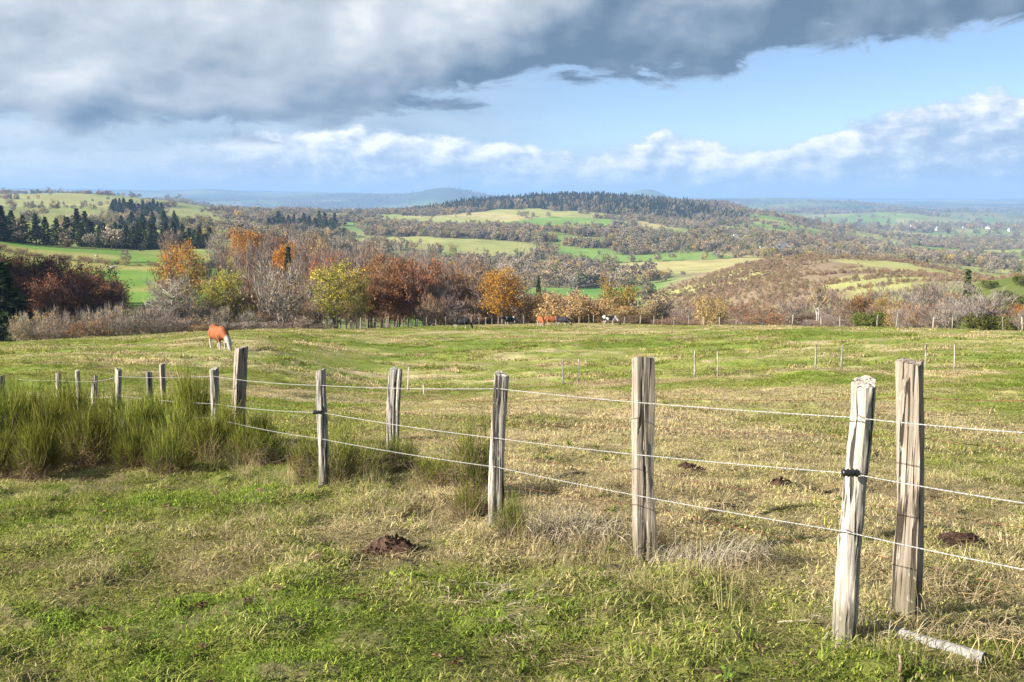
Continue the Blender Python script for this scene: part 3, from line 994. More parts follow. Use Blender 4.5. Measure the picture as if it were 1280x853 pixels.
FILL = [  # (px0, px1, count, kinds, leaves, twigs, Y behind brow, env px, env top)
    ('purple-brown leafless trees', 180, 330, 22, ['bare', 'sparse', 'oak2', 'bare'], ['tan', 'brown'], ['grey', 'lilac', 'brown'], 18, 85, 12),
    ('purple-brown leafless trees', 325, 470, 22, ['bare', 'sparse', 'beech2', 'sparse'], ['tan', 'russet', 'brown'], ['lilac', 'brown', 'grey'], 22, 90, 4),
    ('russet beech grove', 452, 565, 12, ['beech2', 'beech', 'sparse'], ['russet'], ['brown', 'lilac'], 20, 60, 3),
    ('purple-brown leafless trees', 540, 665, 20, ['bare', 'beech2', 'sparse', 'oak2'], ['tan', 'russet', 'brown'], ['lilac', 'brown'], 18, 70, 10),
    ('hazel bushes at the brow', 520, 640, 8, ['bare3'], ['tan'], ['brown', 'lilac'], 8, 16, 46),
    ('hazel bushes at the brow', 655, 870, 24, ['oak2', 'bare3', 'oak'], ['tan', 'brown'], ['brown', 'lilac'], 10, 40, 14),
    ('reddish bushes at the brow', 820, 1010, 16, ['bare3', 'bare3', 'oak2'], ['tan', 'russet', 'brown'], ['brown', 'lilac', 'grey'], 6, 60, 6),
    ('mauve bushes on the right', 1010, 1300, 30, ['bare3', 'bare', 'bare3', 'oak2'], ['tan', 'brown', 'olive'], ['lilac', 'grey', 'brown'], 8, 110, 6),
    ('grey grove across the dip', 260, 620, 30, ['bare', 'beech', 'sparse', 'beech'], ['tan', 'russet', 'brown'], ['lilac', 'grey', 'brown'], 200, 420, -6)]
for gname, p0, p1, cnt_, kds, lfs, tgs, y0, y1, drop in FILL:
    key_ = [k for k in sets if k[2] == gname][0]
    for i_ in range(cnt_):
        px_ = p0 + (p1 - p0) * ((i_ * .618034 + .13) % 1.0)
        Yb = float(np.interp(px_, [0, 160, 320, 480, 640, 800, 960, 1120, 1280], [110, 115, 125, 145, 158, 150, 120, 95, 88]))
        Y_ = Yb + y0 + (y1 - y0) * ((i_ * .7548777) % 1.0)
        if gname.startswith('grey grove'):
            env = float(np.interp(px_, [260, 330, 400, 480, 560, 620], [300, 288, 292, 302, 312, 322]))
            top_ = env + trnd.uniform(-2, 12) + (420 - (Y_ - Yb)) * .05
        else:
            env = float(np.interp(px_, [180, 230, 300, 350, 400, 450, 500, 560, 600, 660, 700, 760, 800, 850, 900, 960, 1010, 1060, 1100, 1150, 1200, 1260, 1300],
                                  [368, 358, 348, 340, 332, 328, 324, 330, 336, 345, 366, 356, 372, 384, 378, 384, 374, 366, 362, 358, 358, 366, 372]))
            top_ = env + drop + trnd.uniform(0, 16) + (y1 - (Y_ - Yb)) * .12
        sets[key_].append((kds[i_ % len(kds)], px_, top_, Y_, trnd.uniform(38, 58) * (150 / max(Y_, 120)) ** .6, lfs[i_ % len(lfs)], tgs[i_ % len(tgs)]))
sk = keys[4]
for i_ in range(46):
    px_ = 22 + i_ * 8.4 + trnd.uniform(-4, 4)
    row = i_ % 3
    Yb = float(np.interp(px_, [0, 160, 320, 480], [110, 115, 125, 145]))
    Y_ = Yb + [4, 11, 20][row] + trnd.uniform(-1, 3)
    top_ = [403, 392, 380][row] + trnd.uniform(-7, 7) + (6 if px_ < 120 else 0)
    sets[sk].append((trnd.choice(['scrub', 'scrub', 'scrub2']), px_, top_, Y_, trnd.uniform(30, 46), trnd.choice(['tan', 'brown', 'tan', 'orange' if i_ % 9 == 0 else 'brown']), trnd.choice(['grey', 'brown', 'lilac', 'grey'])))
wk = keys[5]
for i_ in range(44):
    px_ = -55 + (i_ * 37.7) % 225 + trnd.uniform(-5, 5)
    Y_ = 215 + (i_ * 29) % 105
    lim = np.interp(px_, [-60, 30, 120, 165, 190], [302, 310, 312, 345, 380])
    top_ = lim + (320 - Y_) * .32 + trnd.uniform(0, 10)
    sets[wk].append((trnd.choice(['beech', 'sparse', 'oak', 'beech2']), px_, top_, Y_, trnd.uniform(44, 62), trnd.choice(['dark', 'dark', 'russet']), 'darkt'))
gk = keys[8]
for i_ in range(44):
    px_ = 1085 + (i_ * 57.3) % 330
    Y_ = 112 + (i_ * 41.7) % 190
    if px_ < 1215 and Y_ > 190:
        px_ += 110
    b = place(px_, Y_)
    s_ = trnd.uniform(1.3, 2.6)
    put_tree('gorse', b, s_, s_ * trnd.uniform(.9, 1.4), 'gorse', 'brown', gk[0], near_label('green broom bush on the slope', b, s_, 1.95, 'rounded'), group=gk[2])
NOUN = {'russet beech grove': 'beech in the dense grove', 'purple-brown leafless trees': 'thin-crowned tree behind the grove', 'grey grove across the dip': 'leafless tree across the dip',
        'hazel bushes at the brow': 'hazel bush at the brow', 'brown scrub at the brow': 'scrub bush at the brow', 'shaded russet wood': 'tree in the shaded wood', 'reddish bushes at the brow': 'bush behind the brow fence',
        'mauve bushes on the right': 'leafless bush on the slope foot'}
for (nm, lb, gp_), lst in sets.items():
    hs_ = []
    for (kd, px_, top_, Y_, wp, lf, tg) in lst:
        b = place(px_, Y_)
        hs_.append(max(at(px_, top_, Y_).z - b.z, 1.0))
    med = float(np.median(hs_)) if hs_ else 1
    for (kd, px_, top_, Y_, wp, lf, tg), h_ in zip(lst, hs_):
        leafy = kd in ('beech', 'beech2', 'oak', 'oak2') or (kd == 'sparse' and lf != 'tan')
        colw = LEAFW[lf] if leafy else COLW[tg] + '-twigged'
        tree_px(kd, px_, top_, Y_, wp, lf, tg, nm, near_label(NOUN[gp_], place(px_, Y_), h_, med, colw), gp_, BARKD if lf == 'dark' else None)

# ---- conifers along the left meadow
for i_ in range(24):
    px_ = 104 + i_ * 7.0 + trnd.uniform(-2, 2)
    Y_ = 600 + (i_ % 3) * 12 + i_ * 2.5
    top_ = np.interp(px_, [100, 180, 265], [278, 277, 287]) + (du := trnd.uniform(-3, 7))
    tree_px(trnd.choice(['spruce', 'spruce2']), px_, top_, Y_, trnd.uniform(15, 20), 'needle' if i_ % 3 else 'pine', 'darkt', 'spruce_tree', ('tall' if du < 0 else 'low' if du > 4 else 'middling') + (' black-green' if i_ % 3 else ' olive-green') + ' spruce in the long row behind the left meadow', 'spruce row behind the meadow')
for i_, (px_, top_, Y_, wp, kd) in enumerate([(-12, 262, 540, 22, 'spruce2'), (4, 258, 545, 22, 'spruce2'), (16, 264, 560, 22, 'spruce'), (30, 270, 560, 22, 'spruce'), (46, 268, 565, 24, 'pine'), (58, 272, 570, 20, 'spruce'), (85, 272, 575, 30, 'pine'), (98, 262, 640, 26, 'pine'), (108, 265, 650, 20, 'spruce'), (72, 274, 590, 20, 'spruce')]):
    tree_px(kd, px_, top_, Y_, wp, 'needle', 'darkt', 'conifer_tree', ('spreading pine' if kd == 'pine' else 'big pointed spruce' if kd == 'spruce' else 'big slender spruce') + ' at the near end of the left meadow edge', 'big conifers at the meadow edge')
for i_ in range(16):
    px_ = 140 + (i_ * 23.7) % 66
    Y_ = 1500 + (i_ * 17) % 90
    tree_px('spruce2', px_, 248 + (du := trnd.uniform(0, 7)), Y_, trnd.uniform(8, 13), 'needle', 'darkt', 'spruce_tree', ('tall' if du < 2.4 else 'low' if du > 4.7 else 'middling') + ' dark spruce in the small copse high on the open plateau', 'copse on the plateau')
for i_ in range(16):
    px_ = 152 + (i_ * 27.1) % 68
    Y_ = 960 + (i_ * 17) % 60
    tree_px('spruce', px_, 263 + (du := trnd.uniform(0, 9)), Y_, trnd.uniform(10, 17), 'needle', 'darkt', 'spruce_tree', ('tall' if du < 3 else 'low' if du > 6 else 'middling') + ' dark spruce in the copse just behind the long spruce row', 'copse behind the spruce row')
for i_ in range(14):
    px_ = 336 + (i_ * 19.3) % 84
    Y_ = 1500 + (i_ * 17) % 110
    tree_px('spruce' if i_ % 3 else 'pine', px_, 262 + (du := trnd.uniform(0, 11)), Y_, trnd.uniform(9, 18), 'needle' if i_ % 4 else 'pine', 'darkt', 'conifer_tree', ('tall ' if du < 3.5 else 'low ' if du > 7.5 else 'middling ') + ('dark spruce' if i_ % 3 else 'broad pine') + ' in the copse above the grey grove', 'copse above the grove')
# tall spruces of the plantation that goes on left of the frame
for i_ in range(42):
    y_ = 150 + (i_ * 4.4) + trnd.uniform(-4, 4)
    x_ = -.545 * y_ - 3 - (i_ % 3) * 9 - trnd.uniform(0, 5)
    h_ = trnd.uniform(23, 30)
    put_tree('spruce2', (x_, y_, gz(x_, y_)), h_, trnd.uniform(3.8, 5.0), 'needle', 'darkt', 'spruce_tree', 'tall spruce in the plantation beside the shaded russet wood', 'spruce plantation on the left')


# ------------------------------------------------------------------ instanced stuff
def scatter(name, pts, idx, rotz, scl, tint, sources, tilt=None):
    """one object of many instances (grass, far woodland)"""
    coll = bpy.data.collections.new(name + '_sources')
    for s_ in sources:
        coll.objects.link(s_)
    me = bpy.data.meshes.new(name)
    n = len(pts)
    me.vertices.add(n)
    me.vertices.foreach_set('co', np.asarray(pts, float).ravel())
    A = me.attributes
    A.new('pick', 'INT', 'POINT').data.foreach_set('value', np.asarray(idx, np.int32))
    ro = np.zeros((n, 3))
    if tilt is not None:
        ro[:, :2] = tilt
    ro[:, 2] = rotz
    A.new('turn', 'FLOAT_VECTOR', 'POINT').data.foreach_set('vector', ro.ravel())
    scl = np.asarray(scl, float)
    if scl.ndim == 1:
        scl = np.repeat(scl[:, None], 3, 1)
    A.new('size', 'FLOAT_VECTOR', 'POINT').data.foreach_set('vector', scl.ravel())
    A.new('tint', 'FLOAT_VECTOR', 'POINT').data.foreach_set('vector', np.asarray(tint, float).ravel())
    o = obj(name, me)
    ng = bpy.data.node_groups.new(name + '_nodes', 'GeometryNodeTree')
    ng.interface.new_socket('Geometry', in_out='INPUT', socket_type='NodeSocketGeometry')
    ng.interface.new_socket('Geometry', in_out='OUTPUT', socket_type='NodeSocketGeometry')
    N, Lk = ng.nodes, ng.links
    gi, go = N.new('NodeGroupInput'), N.new('NodeGroupOutput')
    mp = N.new('GeometryNodeMeshToPoints')
    ip = N.new('GeometryNodeInstanceOnPoints')
    ci = N.new('GeometryNodeCollectionInfo')
    ci.inputs['Collection'].default_value = coll
    ci.inputs['Separate Children'].default_value = True
    ci.inputs['Reset Children'].default_value = True
    ip.inputs['Pick Instance'].default_value = True

    def named(nm, dt):
        q = N.new('GeometryNodeInputNamedAttribute')
        q.data_type = dt
        q.inputs['Name'].default_value = nm
        return [s for s in q.outputs if s.enabled and s.name == 'Attribute'][0]
    Lk.new(gi.outputs[0], mp.inputs['Mesh'])
    Lk.new(mp.outputs[0], ip.inputs['Points'])
    Lk.new(ci.outputs[0], ip.inputs['Instance'])
    Lk.new(named('pick', 'INT'), ip.inputs['Instance Index'])
    er = N.new('FunctionNodeEulerToRotation')
    Lk.new(named('turn', 'FLOAT_VECTOR'), er.inputs[0])
    Lk.new(er.outputs[0], ip.inputs['Rotation'])
    Lk.new(named('size', 'FLOAT_VECTOR'), ip.inputs['Scale'])
    Lk.new(ip.outputs[0], go.inputs[0])
    o.modifiers.new('scatter', 'NODES').node_group = ng
    return o


def tint_mat(name, trans=.3, tip=(1.0, 1.0, 1.0), lo=.6, hi=1.35, zsc=None):
    m, t, o = new_mat(name)
    a_ = t.new('ShaderNodeAttribute', attribute_name='tint', attribute_type='INSTANCER')
    geo = t.new('ShaderNodeNewGeometry')
    col = t.mix(1.0, a_.outputs['Vector'], t.ramp(geo.outputs['Random Per Island'], [(0, (lo, lo, lo)), (.75, (1, 1, .95)), (1, (hi, hi * .93, hi * .8))]), 'MULTIPLY')
    d = t.new('ShaderNodeBsdfDiffuse')
    tr = t.new('ShaderNodeBsdfTranslucent')
    t.put(d.inputs[0], col)
    t.put(tr.inputs[0], col)
    mx_ = t.new('ShaderNodeMixShader')
    mx_.inputs[0].default_value = trans
    t.t.links.new(d.outputs[0], mx_.inputs[1])
    t.t.links.new(tr.outputs[0], mx_.inputs[2])
    t.t.links.new(mx_.outputs[0], o.inputs[0])
    return m


FARM = tint_mat('far_foliage', .25, lo=.55, hi=1.4)


def far_tree(seed, H, Rw, n, size, con=False):
    r_ = np.random.default_rng(seed)
    mb = MB()
    if con:
        z = r_.random(n) ** 1.25
        a = r_.random(n) * 6.283
        rr_ = Rw * (1 - z) * (.55 + .5 * r_.random(n)) + .15
        cen = np.stack([np.cos(a) * rr_, np.sin(a) * rr_, z * H + .4], -1)
        leaves(mb, cen, size, r_, 0, .3)
    else:
        k = 9
        cl = rdir(k, r_) * np.array((.62, .62, .36)) * np.array((Rw, Rw, H)) + np.array((0, 0, H * .56))
        rad = (.34 + .22 * r_.random(k)) * Rw
        ix = r_.integers(0, k, n)
        cen = cl[ix] + rdir(n, r_) * rad[ix][:, None] * (.65 + .4 * r_.random((n, 1)))
        cen[:, 2] = np.maximum(cen[:, 2], .2)
        leaves(mb, cen, size, r_, 0)
        mb.tube([(0, 0, -1), (0, 0, H * .5)], [.25, .12], 4)
    me = mb.mesh('far_tree', False)
    me.materials.append(FARM)
    return bpy.data.objects.new('far_tree', me)


DEC = [far_tree(100 + s, 11, 5.6, 420, .62) for s in range(4)] + [far_tree(110, 5.5, 4.6, 220, .5), far_tree(111, 14, 5.0, 420, .62)]
CON = [far_tree(120 + s, (19, 15, 21, 17)[s], (4.4, 4.8, 4.0, 5.2)[s], 330, .8, True) for s in range(4)]
PAL = np.array((1.03, 1.13, 1.12)) * np.array([(.23, .175, .135), (.28, .205, .15), (.25, .20, .175), (.19, .15, .12), (.31, .215, .135), (.40, .245, .09), (.44, .30, .12), (.24, .22, .085), (.15, .155, .065), (.33, .26, .18), (.50, .27, .065)])
PALW = np.array([6, 4, 8, 7, 2.5, .8, .7, 2.2, 2.4, 3.5, .25])
PALW /= PALW.sum()


def sector(n, r0, r1, a0=-36, a1=36, seed=0):
    r_ = np.random.default_rng(seed)
    rr_ = np.sqrt(r_.random(n) * (r1 * r1 - r0 * r0) + r0 * r0)
    a = np.radians(a0 + (a1 - a0) * r_.random(n))
    return rr_ * np.sin(a), rr_ * np.cos(a), r_


def make_wood(name, n, r0, r1, dens, srcs, lo, hi, pal, palw, seed, label, cat, thin=1.0, sizemul=1.0):
    x, y, r_ = sector(n, r0, r1, seed=seed)
    keep = r_.random(n) < dens(x, y) * thin
    x, y = x[keep], y[keep]
    n = len(x)
    z = terrain(x, y)
    gsel = fbm(x / 60, y / 60, 2, 201)
    ci = r_.choice(len(pal), n, p=palw)
    cg = np.minimum((np.clip((fbm(x / 26, y / 26, 2, 203) - .22) / .56, 0, .999) * len(pal)).astype(int), len(pal) - 1)
    tint = (pal[ci] * .75 + pal[cg] * .25) * (.8 + .5 * gsel[:, None]) * (.85 + .3 * r_.random((n, 1)))
    s = (lo + (hi - lo) * r_.random(n) ** 1.4) * sizemul
    if name == 'conifer_forest':
        qb = bearing_px(x, y)
        s = s * (.4 + .6 * sstep(qb, 480, 600)) * (.45 + .55 * sstep(qb, 945, 800)) * (.7 + .6 * fbm(x / 120, y / 120, 2, 205))
    scl = np.stack([s * (.85 + .35 * r_.random(n)), s * (.85 + .35 * r_.random(n)), s], -1)
    o = scatter(name, np.stack([x, y, z - .3], -1), r_.integers(0, len(srcs), n), r_.random(n) * 6.28, scl, tint, srcs)
    tag(o, label, cat, kind='stuff')
    return n


def dens_mid(x, y):
    d = wood_density(x, y) * (1 - conifer_mask(x, y)) + conifer_mask(x, y) * .22
    q, r = bearing_px(x, y), np.hypot(x, y)
    return d * (1 - sstep(q, 330, 270) * sstep(r, 640, 610)) * .95 + .0015


cnt = make_wood('woodland', 230000, 480, 3900, dens_mid, DEC, .5, 1.3, PAL, PALW, 1, 'mixed autumn woodland and hedges across the far valley side', 'woodland', .8)
cpal = np.array([(.028, .042, .020), (.040, .056, .025), (.055, .066, .030), (.12, .085, .04)])
cnt2 = make_wood('conifer_forest', 42000, 2300, 3750, lambda x, y: conifer_mask(x, y) * (.25 + .75 * sstep(fbm(x / 140, y / 140, 2, 207), .36, .5)), CON, .55, 1.35, cpal, np.array([.42, .33, .19, .06]), 2, 'dark conifer forest along the top of the long hill', 'forest', .62)


def dens_plain(x, y):
    n_ = fbm(x / 520, y / 520, 3, 301)
    idv, e = cells(x / 2.0, y / 2.0)
    return np.maximum(sstep(n_, .57, .62), sstep(e, 7, 3) * .6)


cnt3 = make_wood('plain_woods', 70000, 3900, 12000, dens_plain, DEC, .9, 1.6, PAL, PALW, 3, 'hazy woods and copses scattered over the distant plain', 'woodland', .7, 1.7)
print('WOODS', cnt, cnt2, cnt3)
# bracken, heath and thorn on the brown knoll
def dens_heath(x, y):
    q, r = bearing_px(x, y), np.hypot(x, y)
    side = sstep(q, 815, 850) * sstep(q, 1040, 960)
    rest = sstep(q, 940, 1000) * sstep(q, 1300, 1250)
    return side * .95 * (.45 + .75 * sstep(fbm(x / 40, y / 40, 3, 312), .36, .5)) * sstep(r, 800, 750) + rest * (.008 + .8 * sstep(fbm(x / 60, y / 26, 3, 311), .60, .66))


cnt4 = make_wood('heath', 90000, 420, 1000, dens_heath, [DEC[4], DEC[0]], .08, .26, np.array([(.29, .21, .14), (.34, .255, .165), (.23, .17, .125), (.30, .18, .10), (.25, .22, .10)]), np.array([.3, .3, .2, .1, .1]), 4, 'brown heath and thorn bushes on the rounded knoll', 'heath')

# ---- low hedge across the left meadow
for i_ in range(34):
    px_ = -10 + i_ * 12.2 + trnd.uniform(-4, 4)
    Y_ = 500 - i_ * .8 + trnd.uniform(-3, 3)
    b = place(px_, Y_)
    s_ = trnd.uniform(1.6, 3.4)
    lf = trnd.choice(['brown', 'tan', 'brown', 'olive'])
    put_tree('scrub2', b, s_, s_ * trnd.uniform(.8, 1.3), lf, 'brown', 'hedge_bush', ('tall ' if s_ > 2.8 else 'low ' if s_ < 2.1 else '') + LEAFW[lf] + ' hedge bush in the line across the left meadow', 'hedge across the left meadow')

# ------------------------------------------------------------------ haze
hm, t, o = new_mat('haze')
pv = t.new('ShaderNodeVolumePrincipled')
pv.inputs['Color'].default_value = (.29, .48, .80, 1)
pv.inputs['Density'].default_value = 0.00009
pv.inputs['Anisotropy'].default_value = 0.0
t.t.links.new(pv.outputs[0], o.inputs['Volume'])
zlo, zhi = float(GZ.min()) - 3, max(float(GZ.max()) + 30, 60)
S_ = 34500
hv = [(a * S_, b * S_, c_) for c_ in (zlo, zhi) for a, b in ((-1, -1), (1, -1), (1, 1), (-1, 1))]
hme = bpy.data.meshes.new('haze')
hme.from_pydata(hv, [], [(3, 2, 1, 0), (4, 5, 6, 7), (0, 1, 5, 4), (1, 2, 6, 5), (2, 3, 7, 6), (3, 0, 4, 7)])
tag(obj('haze', hme, hm), 'thin blue autumn haze over the whole valley', 'haze', kind='stuff')


# ------------------------------------------------------------------ grass
GRASSM = tint_mat('grass_blade', .42, lo=.42, hi=1.7)


def blades(mb, base, height, width, lean, r_, curl=.4, mi=0):
    n = len(base)
    a = r_.random(n) * 6.283
    d = np.stack([np.cos(a), np.sin(a), np.zeros(n)], -1)
    sdv = np.stack([-np.sin(a), np.cos(a), np.zeros(n)], -1)
    tw = r_.normal(size=(n, 1)) * .5
    sdv = sdv * np.cos(tw) + d * np.sin(tw)
    h = height * (.45 + .75 * r_.random((n, 1)))
    ln = lean * (.2 + 1.1 * r_.random((n, 1)))
    wd = width * (.6 + .7 * r_.random((n, 1))) * .5
    p1 = base + d * h * ln * .3 + np.array((0, 0, .45)) * h
    zt = np.maximum(1 - curl * ln, .12)
    p2 = base + d * h * ln * 1.05 + np.concatenate([np.zeros((n, 2)), zt], 1) * h
    V = np.stack([base - sdv * wd, base + sdv * wd, p1 + sdv * wd * .8, p2, p1 - sdv * wd * .8], 1)
    mb.addn(V, 5, [(0, 1, 2, 4), (4, 2, 3)], mi)


def patch(seed, rad, n, height, width, lean, curl=.4, fill=.5):
    r_ = np.random.default_rng(seed)
    mb = MB()
    q = rad * r_.random(n) ** fill
    a = r_.random(n) * 6.283
    b = np.stack([np.cos(a) * q, np.sin(a) * q, np.full(n, -.015)], -1)
    # small tussocks inside the patch
    hh = height * (.55 + .9 * vnoise(b[:, 0] / .09 + seed * 7, b[:, 1] / .09, seed))[:, None]
    blades(mb, b, hh, width, lean, r_, curl)
    me = mb.mesh('grass_patch', False)
    me.materials.append(GRASSM)
    return bpy.data.objects.new('grass_patch', me)


def grass_points(n, r0, r1, seed, a0=-38, a1=38):
    x, y, r_ = sector(n, r0, r1, a0, a1, seed)
    return x, y, terrain(x, y), r_


def near_edge(x, y):
    return (np.hypot(x, y) > 1.2)


def grass_tint(x, y, r_, dr):
    n = len(x)
    d_ = np.clip(dr + r_.normal(size=n) * .13, 0, 1)
    g = lerp(np.broadcast_to(GREEN, (n, 3)), OLIVE, np.clip(d_ * 2, 0, 1))
    g = lerp(g, STRAW, np.clip(d_ * 2 - 1, 0, 1))
    dull = sstep(fbm(x / 1.1, y / .9, 3, 411), .48, .68)
    return g * (1.05 - .26 * dull[:, None]) * (.85 + .3 * r_.random((n, 1)))


# near turf: short lush patches and straw tangles
SHORT = [patch(1, .16, 70, .030, .0062, 1.4, .5), patch(2, .15, 70, .040, .0064, 1.4, .5), patch(3, .18, 70, .026, .007, 1.9, .5), patch(4, .11, 50, .066, .0064, 1.2, .5)]
DRY = [patch(5, .17, 55, .042, .0052, 2.4, .38), patch(6, .17, 55, .055, .005, 2.3, .38), patch(7, .10, 40, .085, .005, 1.6, .5)]
n = 27000
x, y, z, r_ = grass_points(n, 2.2, 15.5, 11, -39, 39)
dr = dryness(x, y)
cl0 = sstep(fbm(x / .34, y / .34, 2, 39), .42, .62)
pk = np.where(r_.random(n) < .10 + .62 * dr + .25 * (1 - cl0), 4 + r_.integers(0, 2, n) + (r_.random(n) < .06), np.minimum(r_.integers(0, 4, n), r_.integers(0, 6, n)))
clumpn = fbm(x / .34, y / .34, 2, 39)
tall = .42 + .85 * sstep(clumpn, .42, .70) * (.6 + .8 * r_.random(n))
s = tall * (.8 + .4 * r_.random(n))
bare = fbm(x / .45, y / .45, 3, 423) > .27
keep = bare
tint = grass_tint(x, y, r_, np.where(pk >= 4, np.clip(dr + .42, 0, 1), dr - .05))
tint = tint * (.85 + .3 * cl0[:, None])
S3 = np.stack([.8 + .5 * r_.random(n), .8 + .5 * r_.random(n), s], -1)
o = scatter('grass', np.stack([x, y, z], -1)[keep], pk[keep], (r_.random(n) * 6.28)[keep], S3[keep], tint[keep], SHORT + DRY, (r_.normal(size=(n, 2)) * .12)[keep])
tag(o, 'short mixed green and straw turf around the near fence', 'grass', kind='stuff')
# broad-leaved weeds and mats of old brown leaves in the turf
def rosette(seed, n, L, wd, rise):
    r_ = np.random.default_rng(seed)
    mb = MB()
    a = np.arange(n) * 2.4 + r_.random(n)
    d = np.stack([np.cos(a), np.sin(a), np.zeros(n)], -1)
    sd = np.stack([-np.sin(a), np.cos(a), r_.normal(size=n) * .3], -1)
    l_ = L * (.6 + .6 * r_.random((n, 1)))
    up = np.array((0, 0, 1.0))
    p0 = d * .008
    p1 = d * l_ * .45 + up * rise * l_
    p2 = d * l_ * .8 + up * rise * l_ * .9
    p3 = d * l_ + up * rise * .45 * l_
    w_ = wd * (.7 + .6 * r_.random((n, 1)))
    V = np.stack([p0 - sd * w_ * .2, p0 + sd * w_ * .2, p1 + sd * w_ * .5, p2 + sd * w_ * .42, p3, p2 - sd * w_ * .42, p1 - sd * w_ * .5], 1)
    mb.addn(V, 7, [(0, 1, 2, 6), (6, 2, 3, 5), (5, 3, 4)])
    me = mb.mesh('weed', False)
    me.materials.append(GRASSM)
    return bpy.data.objects.new('weed', me)


WEED = [rosette(71, 9, .075, .022, .30), rosette(72, 12, .055, .018, .5), rosette(73, 7, .10, .020, .55), rosette(74, 16, .05, .012, .10)]
n = 1500
x, y, z, r_ = grass_points(n, 2.4, 13, 17, -38, 38)
grp = fbm(x / .9, y / .9, 2, 461)
k_ = r_.random(n) < sstep(grp, .40, .62)
brown = r_.random(n) < .72
tint = np.where(brown[:, None], np.array((.20, .135, .085)) * (.5 + 1.1 * r_.random((n, 1))), np.array((.125, .19, .035)) * (.7 + .7 * r_.random((n, 1))))
pk = np.where(brown, 3, r_.integers(0, 3, n))
o = scatter('turf_weeds', np.stack([x, y, z + .012], -1)[k_], pk[k_], (r_.random(n) * 6.28)[k_], (.4 + .55 * r_.random(n))[k_], tint[k_], WEED, (r_.normal(size=(n, 2)) * .2)[k_])
tag(o, 'broad-leaved weeds and brown leaf litter in the near turf', 'weeds', kind='stuff')
# middle of the pasture
MID = [patch(8, .40, 100, .042, .016, 1.5, .5), patch(9, .40, 100, .032, .018, 1.9, .5), patch(10, .30, 80, .070, .014, 1.8, .5)]
n = 26000
x, y, z, r_ = grass_points(n, 14.5, 50, 12, -34, 34)
dr = dryness(x, y)
pk = np.where(r_.random(n) < .15 + .5 * dr, 2, r_.integers(0, 2, n))
s = .55 + 1.5 * sstep(fbm(x / 1.3, y / .9, 3, 431), .42, .70)
tint = grass_tint(x, y, r_, np.where(pk == 2, dr + .2, dr))
o = scatter('pasture_grass', np.stack([x, y, z], -1), pk, r_.random(n) * 6.28, np.stack([.8 + .5 * r_.random(n), .8 + .5 * r_.random(n), s], -1), tint, MID, r_.normal(size=(n, 2)) * .08)
tag(o, 'tufted green and tan pasture grass in the middle of the field', 'grass', kind='stuff')
FARG = [patch(13, .95, 110, .06, .045, 1.5, .5), patch(14, .95, 110, .05, .05, 1.8, .5), patch(15, .5, 80, .13, .04, 1.4)]
n = 26000
x, y, z, r_ = grass_points(n, 48, 168, 13, -34, 34)
k_ = np.hypot(x, y) < brow(x, y) + 9
x, y, z = x[k_], y[k_], z[k_]
n = len(x)
dr = dryness(x, y)
tus = fbm(x / 4.0, y / 3.0, 3, 441)
pk = np.where(tus > .60, 2, r_.integers(0, 2, n))
s = .5 + 1.7 * sstep(tus, .42, .70)
tint = grass_tint(x, y, r_, np.where(pk == 2, dr + .25, dr))
o = scatter('brow_grass', np.stack([x, y, z], -1), pk, r_.random(n) * 6.28, np.stack([.8 + .5 * r_.random(n), .8 + .5 * r_.random(n), s], -1), tint, FARG)
tag(o, 'green pasture grass running up to the brow where the cows graze', 'grass', kind='stuff')

# rough long grass left standing along the fences (stuff: stems nobody could count)
LONG = [patch(31, .16, 46, .38, .0045, .75, .35), patch(32, .14, 34, .5, .004, .6, .3), patch(33, .2, 60, .3, .0045, 1.5, .65)]


def line_points(pl, n, spread, seed):
    r_ = np.random.default_rng(seed)
    pl = np.array(pl, float)
    L = np.concatenate([[0], np.cumsum(np.hypot(*np.diff(pl, axis=0).T))])
    q = r_.random(n) * L[-1]
    return np.interp(q, L, pl[:, 0]) + r_.normal(size=n) * spread, np.interp(q, L, pl[:, 1]) + r_.normal(size=n) * spread, r_


FL = [(2.45, 4.1), (1.9, 4.95), (.7, 6.5), (.3, 7.4), (-1.0, 9.0), (-2.0, 9.9), (-3.9, 12.6)]
x, y, r_ = line_points(FL, 230, .32, 41)
n = len(x)
pk = r_.integers(0, 3, n)
tint = lerp(np.broadcast_to(OLIVE, (n, 3)), STRAW * 1.05, np.clip(.75 + r_.normal(size=n) * .3, 0, 1)) * (.8 + .35 * r_.random((n, 1)))
o = scatter('long_grass', np.stack([x, y, terrain(x, y)], -1), pk, r_.random(n) * 6.28, .3 + .5 * r_.random(n) ** 2, tint, LONG, r_.normal(size=(n, 2)) * .15)
tag(o, 'long dry grass left standing along the near fence line', 'grass', kind='stuff')
pts_ = [place(q_, Y_) for q_, Y_ in ((560, 46.5), (700, 46), (800, 46.5), (868, 46.2), (960, 46.6), (1052, 46), (1193, 46.2), (1330, 46.5))]
x, y, r_ = line_points([(p.x, p.y) for p in pts_], 420, .5, 43)
n = len(x)
tint = lerp(np.broadcast_to(np.array((.20, .145, .085)), (n, 3)), STRAW, r_.random(n) * .8)
o = scatter('rough_bank', np.stack([x, y, terrain(x, y)], -1), np.full(n, 2), r_.random(n) * 6.28, .8 + 1.4 * r_.random(n), tint, MID)
tag(o, 'strip of brown rough grass along the double fence in mid field', 'grass', kind='stuff')

